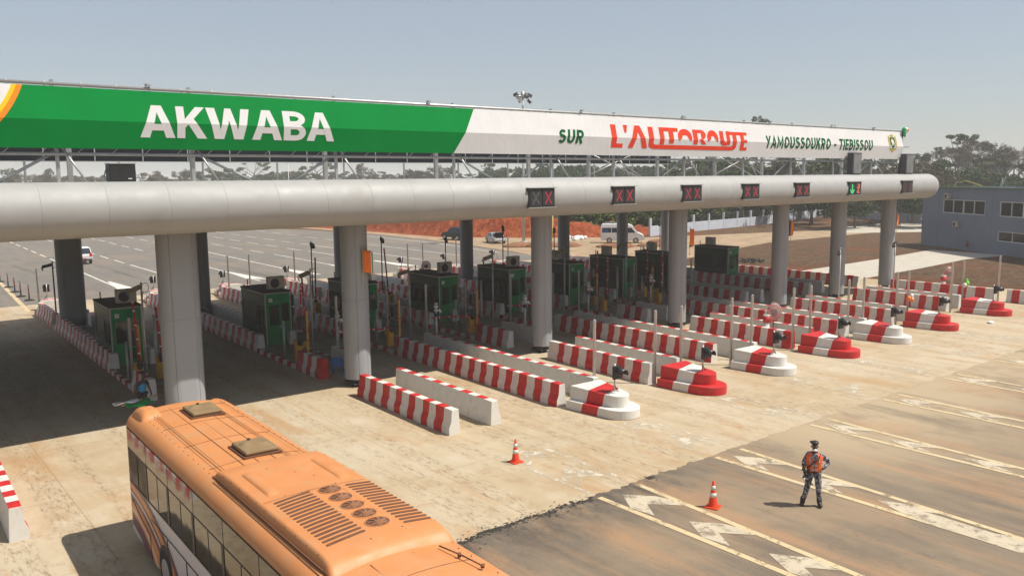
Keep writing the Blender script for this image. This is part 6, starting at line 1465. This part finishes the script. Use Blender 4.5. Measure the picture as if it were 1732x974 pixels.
def make_tree(kind, seed):
    rng = np.random.default_rng(seed); b = MB(); ends = []; mids = []
    if kind == 'dense':
        b.cyl((0, 0, -.5), (0.1, 0, 3.5), .38, .26, 8)
        for i in range(7):
            a = i*2*pi/7+rng.random(); branchy(rng, b, Vector((.1, 0, 2.4+rng.random()*2.0)), Vector((cos(a)*.8, sin(a)*.8, .8)).normalized(), 3.0, .16, 1, ends, .4)
        P = []
        for k in range(34):
            a = rng.random()*2*pi; rr = math.sqrt(rng.random())*4.6; z = 4.2+rng.random()*7.2*(1-(rr/5.6)**2); P.append(clump(rng, (rr*cos(a), rr*sin(a), z), np.array((1.5, 1.5, 1.0))*rng.uniform(.6, 1.25), 110))
        P += [clump(rng, e, (1.0, 1.0, .7), 70) for e in ends]
        return b, leaf_quads(np.concatenate(P), .34, rng, l_dense, 'dense_crown')
    if kind == 'olive':
        b.cyl((0, 0, -.5), (0, .1, 4), .34, .25, 8)
        for i in range(5):
            a = i*2*pi/5+rng.random(); branchy(rng, b, Vector((0, .1, 3.2+rng.random())), Vector((cos(a), sin(a), .75)).normalized(), 3.4, .17, 2, ends, .45)
        P = [clump(rng, e+Vector((0, 0, .3)), (1.25, 1.25, .6), 90) for e in ends]
        return b, leaf_quads(np.concatenate(P), .30, rng, l_olive, 'olive_crown')
    if kind == 'umbrella':
        b.cyl((0, 0, -.5), (.2, 0, 9), .42, .26, 8)
        for i in range(6):
            a = i*2*pi/6+rng.random(); branchy(rng, b, Vector((.2, 0, 6.5+rng.random()*2.4)), Vector((cos(a), sin(a), .55)).normalized(), 3.4, .15, 2, ends, .42, .08)
        P = [clump(rng, e+Vector((0, 0, .2)), (1.1, 1.1, .32), 60) for e in ends]
        return b, leaf_quads(np.concatenate(P), .28, rng, l_dense, 'umbrella_crown')
    if kind == 'tall':
        b.cyl((0, 0, -.5), (.3, 0, 14), .45, .25, 8); P = []
        for i in range(9):
            a = i*2*pi/9+rng.random(); rr = rng.uniform(1.2, 3.9); z = 13.0+rng.random()*2.6-rr*.25; b.cyl((.3, 0, 11.8+rng.random()*2), (rr*cos(a), rr*sin(a), z), .13, .05, 6); P.append(clump(rng, (rr*cos(a), rr*sin(a), z+.3), np.array((1.35, 1.35, .55))*rng.uniform(.7, 1.2), 110))
        P.append(clump(rng, (.3, 0, 15.2), (1.6, 1.6, .8), 120))
        return b, leaf_quads(np.concatenate(P), .26, rng, l_dense, 'tall_crown')
    if kind == 'bare':
        b.cyl((0, 0, -.5), (.2, .1, 6.5), .40, .28, 8)
        for i in range(6):
            a = i*2*pi/6+rng.random(); branchy(rng, b, Vector((.2, .1, 5.0+1.6*rng.random())), Vector((cos(a), sin(a), .9)).normalized(), 3.0, .24, 4, ends, .48, .12, mids)
        pts = np.concatenate([clump(rng, e, (.7, .7, .45), 16) for e in ends])
        return b, leaf_quads(pts, .42, rng, l_dry, 'bare_crown', .13)
    if kind == 'dry':
        b.cyl((0, 0, -.5), (0, .1, 3), .26, .2, 8)
        for i in range(6):
            a = i*2*pi/6+rng.random(); branchy(rng, b, Vector((0, .1, 2.4+rng.random())), Vector((cos(a), sin(a), .8)).normalized(), 2.6, .12, 3, ends, .45)
        P = [clump(rng, e, (.8, .8, .5), 26) for e in ends]
        return b, leaf_quads(np.concatenate(P), .26, rng, l_dry, 'dry_crown', .4)
    if kind == 'bush':
        for i in range(5):
            a = i*2*pi/5; b.cyl((0, 0, -.3), (cos(a)*.5, sin(a)*.5, 1.3), .06, .03, 5)
        P = []
        for k in range(16):
            a = rng.random()*2*pi; rr = math.sqrt(rng.random())*1.5; P.append(clump(rng, (rr*cos(a), rr*sin(a), .5+rng.random()*1.7*(1-(rr/2)**2)), np.array((.75, .75, .55))*rng.uniform(.6, 1.2), 60))
        return b, leaf_quads(np.concatenate(P), .24, rng, l_bush, 'bush_crown')
TM = {}
for kind, nv in (('dense', 3), ('olive', 3), ('umbrella', 2), ('tall', 1), ('bare', 3), ('dry', 3), ('bush', 3)):
    TM[kind] = []
    for k in range(nv):
        b, cm = make_tree(kind, 100+k*7+len(kind)); TM[kind].append((b.mesh('trunk_'+kind, m_trunk, fix=False), cm))
HT = {'dense': 11.6, 'olive': 10.5, 'umbrella': 13, 'tall': 16, 'bare': 15, 'dry': 9.5, 'bush': 2.6}
NM = {'dense': 'broadleaf_tree', 'olive': 'broadleaf_tree', 'umbrella': 'flat_topped_tree', 'tall': 'tall_tree', 'bare': 'bare_tree', 'dry': 'dry_tree', 'bush': 'shrub'}
tr_rng = random.Random(11)
def tree(kind, x, y, h, label, group=None, wide=1.0):
    k = tr_rng.randrange(len(TM[kind])); s = h/HT[kind]; t = thing(NM[kind], label, 'shrub' if kind == 'bush' else 'tree', (x, y, tz1(x, y)), tr_rng.uniform(0, 6.28), group)
    t.scale = (s*wide*tr_rng.uniform(.9, 1.1), s*wide*tr_rng.uniform(.9, 1.1), s)
    obj_mesh('trunk' if kind != 'bush' else 'stem', TM[kind][k][0], t); obj_mesh('crown', TM[kind][k][1], t); return t
def pix(px, D):      # bearing of a tree as seen in the plan, D metres out
    d = FW*1414.67+RT*(px-866); a = math.atan2(d.x, d.y); return D*sin(a), D*cos(a)
NAMED = [('bare', 67, 330, 14.5, 'bare tree standing alone between the first two roof posts on the left', 1.1), ('dense', 28, 380, 14, 'hazy dark tree nearest the left edge, above the tube', 1), ('dense', 95, 400, 15, 'dark tree touching the first pale roof post', .8), ('dry', 145, 320, 11.5, 'brownish dry tree left of the loudspeaker', 1.3), ('dry', 250, 330, 12.5, 'reddish dry tree right of the loudspeaker', 1.3),
         ('bare', 325, 330, 14, 'bare tree behind the paired roof posts', 1), ('olive', 366, 320, 12.8, 'rounded olive tree right of the paired roof posts', 1.2), ('umbrella', 440, 360, 15, 'flat topped tree under the letters W and A', .9), ('umbrella', 545, 360, 15.5, 'flat topped tree left of the crossed braces', .9), ('bare', 624, 330, 14.5, 'thin bare tree right of the crossed braces', .7),
         ('dry', 715, 300, 12.4, 'brown tree under the slanting edge of the green print', 1.2), ('bare', 757, 320, 14.5, 'thin branched tree just right of the brown tree', .8), ('dense', 832, 300, 13.5, 'dark rounded tree below the start of the white print', 1), ('dense', 925, 250, 12.6, 'large dark green tree beside the post under SUR', 1.3), ('dense', 965, 255, 12.4, 'dense green tree right of the post under SUR', 1.3),
         ('tall', 1275, 235, 24.3, 'very tall tree whose top shows above the banner', .72), ('dense', 1222, 215, 13.2, 'dark tree below the gap between AUTOROUTE and the town names', 1.2), ('umbrella', 1390, 225, 14, 'spreading dark tree left of the first grey display box', 1.2), ('dry', 1310, 230, 12.8, 'greyish dry tree below YAMOUSSOUKRO', 1.3), ('dense', 1547, 245, 14.5, 'grey green tree right of the second grey display box', .9),
         ('bare', 1597, 250, 17, 'bare tree left of the tallest dark clump over the grey building', 1.1), ('umbrella', 1622, 262, 18.2, 'tall dark clumped tree over the left of the grey building', .75), ('bare', 1640, 262, 18.6, 'bare tree with long branches reaching right, over the grey building', 1.0), ('dense', 1588, 225, 12.0, 'dense green tree above the rounded canopy end', .9), ('dense', 1628, 215, 11.2, 'broad green tree above the left of the grey building', 1.2), ('dense', 1657, 262, 13.5, 'pointed grey tree between the two bare ones', .85),
         ('bare', 1682, 270, 16, 'smaller bare tree left of the tallest bare tree', .8), ('bare', 1702, 265, 18.8, 'tallest bare tree near the right edge', .8), ('dense', 1680, 190, 8.7, 'small round green tree over the middle of the building roof', .8), ('olive', 1716, 240, 13.2, 'olive tree near the right edge behind the tallest bare tree', 1.2), ('dense', 1722, 200, 9.2, 'green tree at the right edge over the building roof', 1), ('dense', 1560, 215, 9.5, 'small dark tree right above the canopy end', .9)]
for kind, px, D, h, l, w in NAMED:
    x, y = pix(px, D); tree(kind, x, y, h-tz1(x, y)*.6, l, None, w)
def fill(n, p0, p1, D0, D1, h0, h1, kinds, label, group):
    for i in range(n):
        px = p0+(p1-p0)*(i+tr_rng.random())/n; x, y = pix(px, tr_rng.uniform(D0, D1)); tree(tr_rng.choice(kinds), x, y, tr_rng.uniform(h0, h1)-tz1(x, y)*.6, label, group, tr_rng.uniform(.9, 1.4))
fill(30, -330, 480, 380, 470, 8.5, 11.5, ['dry', 'dense', 'olive'], 'hazy tree in the far tree line seen below AKWABA', 'far trees below AKWABA')
fill(26, 430, 860, 330, 420, 9, 11.8, ['dense', 'olive', 'dry', 'umbrella'], 'tree in the tree line below the slanted end of the green print', 'trees below the end of the green print')
fill(26, 850, 1180, 240, 330, 9.5, 12.0, ['dense', 'dense', 'olive'], 'tree in the green tree line behind the posts under L\'AUTOROUTE', 'trees below the motorway name')
fill(30, 1150, 1560, 165, 260, 8, 12.6, ['dense', 'olive', 'umbrella', 'dry'], 'tree in the line behind the town names and lane signs', 'trees behind the town names')
fill(26, 1090, 1560, 150, 205, 5.5, 8.5, ['dense', 'dense', 'olive'], 'low green tree close behind the boundary wall', 'low trees behind the boundary wall')
fill(20, 1540, 2050, 200, 290, 6.5, 9.5, ['dense', 'olive', 'dry', 'dense'], 'tree in the mixed line behind the grey building', 'trees behind the grey building')
fill(22, -300, 1700, 480, 640, 9, 12, ['dense', 'dry'], 'pale distant tree beyond the tree line', 'pale trees on the skyline')
for k in range(120):
    x = 0
    while True:
        px = tr_rng.uniform(1050, 1760); D = tr_rng.uniform(118, 215); x, y = pix(px, D); s = float(bank_s([[x, y]])[0])
        inside = s > 6 or (px > 1545 and D > 175)
        if inside: break
    tree('bush', x, y, tr_rng.uniform(1.6, 2.6)+(max(0, D-135)*.03), 'yellow green shrub in the scrub behind the boundary wall' if px < 1545 else 'yellow green shrub in the scrub above the grey building', 'shrubs behind the boundary wall' if px < 1545 else 'shrubs above the grey building')
for k in range(70):
    while True:
        x = tr_rng.uniform(100, 182); y = tr_rng.uniform(84, 125); s = float(bank_s([[x, y]])[0])
        if 4 < s < 18 and noise.noise(Vector((x*.09, y*.09, 3))) > -.25: break
    tree('bush', x, y, tr_rng.uniform(2.0, 3.2)+min(2.0, (x-100)*.03), 'green shrub crowding the back of the boundary wall', 'shrubs along the boundary wall', tr_rng.uniform(1.0, 1.5))
# undergrowth on the slope
rng = np.random.default_rng(5); P = []
cand = np.stack([rng.uniform(76, 320, 9000), rng.uniform(40, 260, 9000)], 1); sv_ = bank_s(cand); far = np.linalg.norm(cand, axis=1)
keep = ((sv_ > 7+5*np.array([noise.noise(Vector((a*.1, c*.1, 0))) for a, c in cand])) & (sv_ < 75)) | ((far > 190) & (cand[:, 0] > 150) & (cand[:, 1] < 130) & (np.array([noise.noise(Vector((a*.05, c*.05, 7))) for a, c in cand]) > -.3))
cand = cand[keep][:2300]; zc = tz(cand)
for (x, y), z in zip(cand, zc):
    s = rng.uniform(.4, 1.3); P.append(clump(rng, (x, y, z+s*.35), (s*1.5, s*1.5, s*.7), 46))
tag(obj_mesh('undergrowth', leaf_quads(np.concatenate(P), .26, rng, l_bush, 'undergrowth')), 'tangled green undergrowth on the slope behind the boundary wall', 'undergrowth', kind='stuff')

# ------------------------------------------------------------------ haze
hm = bpy.data.materials.new('haze'); hm.use_nodes = True; ht = hm.node_tree; ht.nodes.clear(); ho = ht.nodes.new('ShaderNodeOutputMaterial'); hv = ht.nodes.new('ShaderNodeVolumePrincipled')
hv.inputs['Color'].default_value = (.985, .99, 1, 1); hv.inputs['Density'].default_value = .00058; hv.inputs['Anisotropy'].default_value = 0
ht.links.new(hv.outputs[0], ho.inputs['Volume'])
b = MB(); b.box((0, 0, 15.5), (8400, 8400, 33)); hz = b.build('haze', hm); tag(hz, kind='stuff')
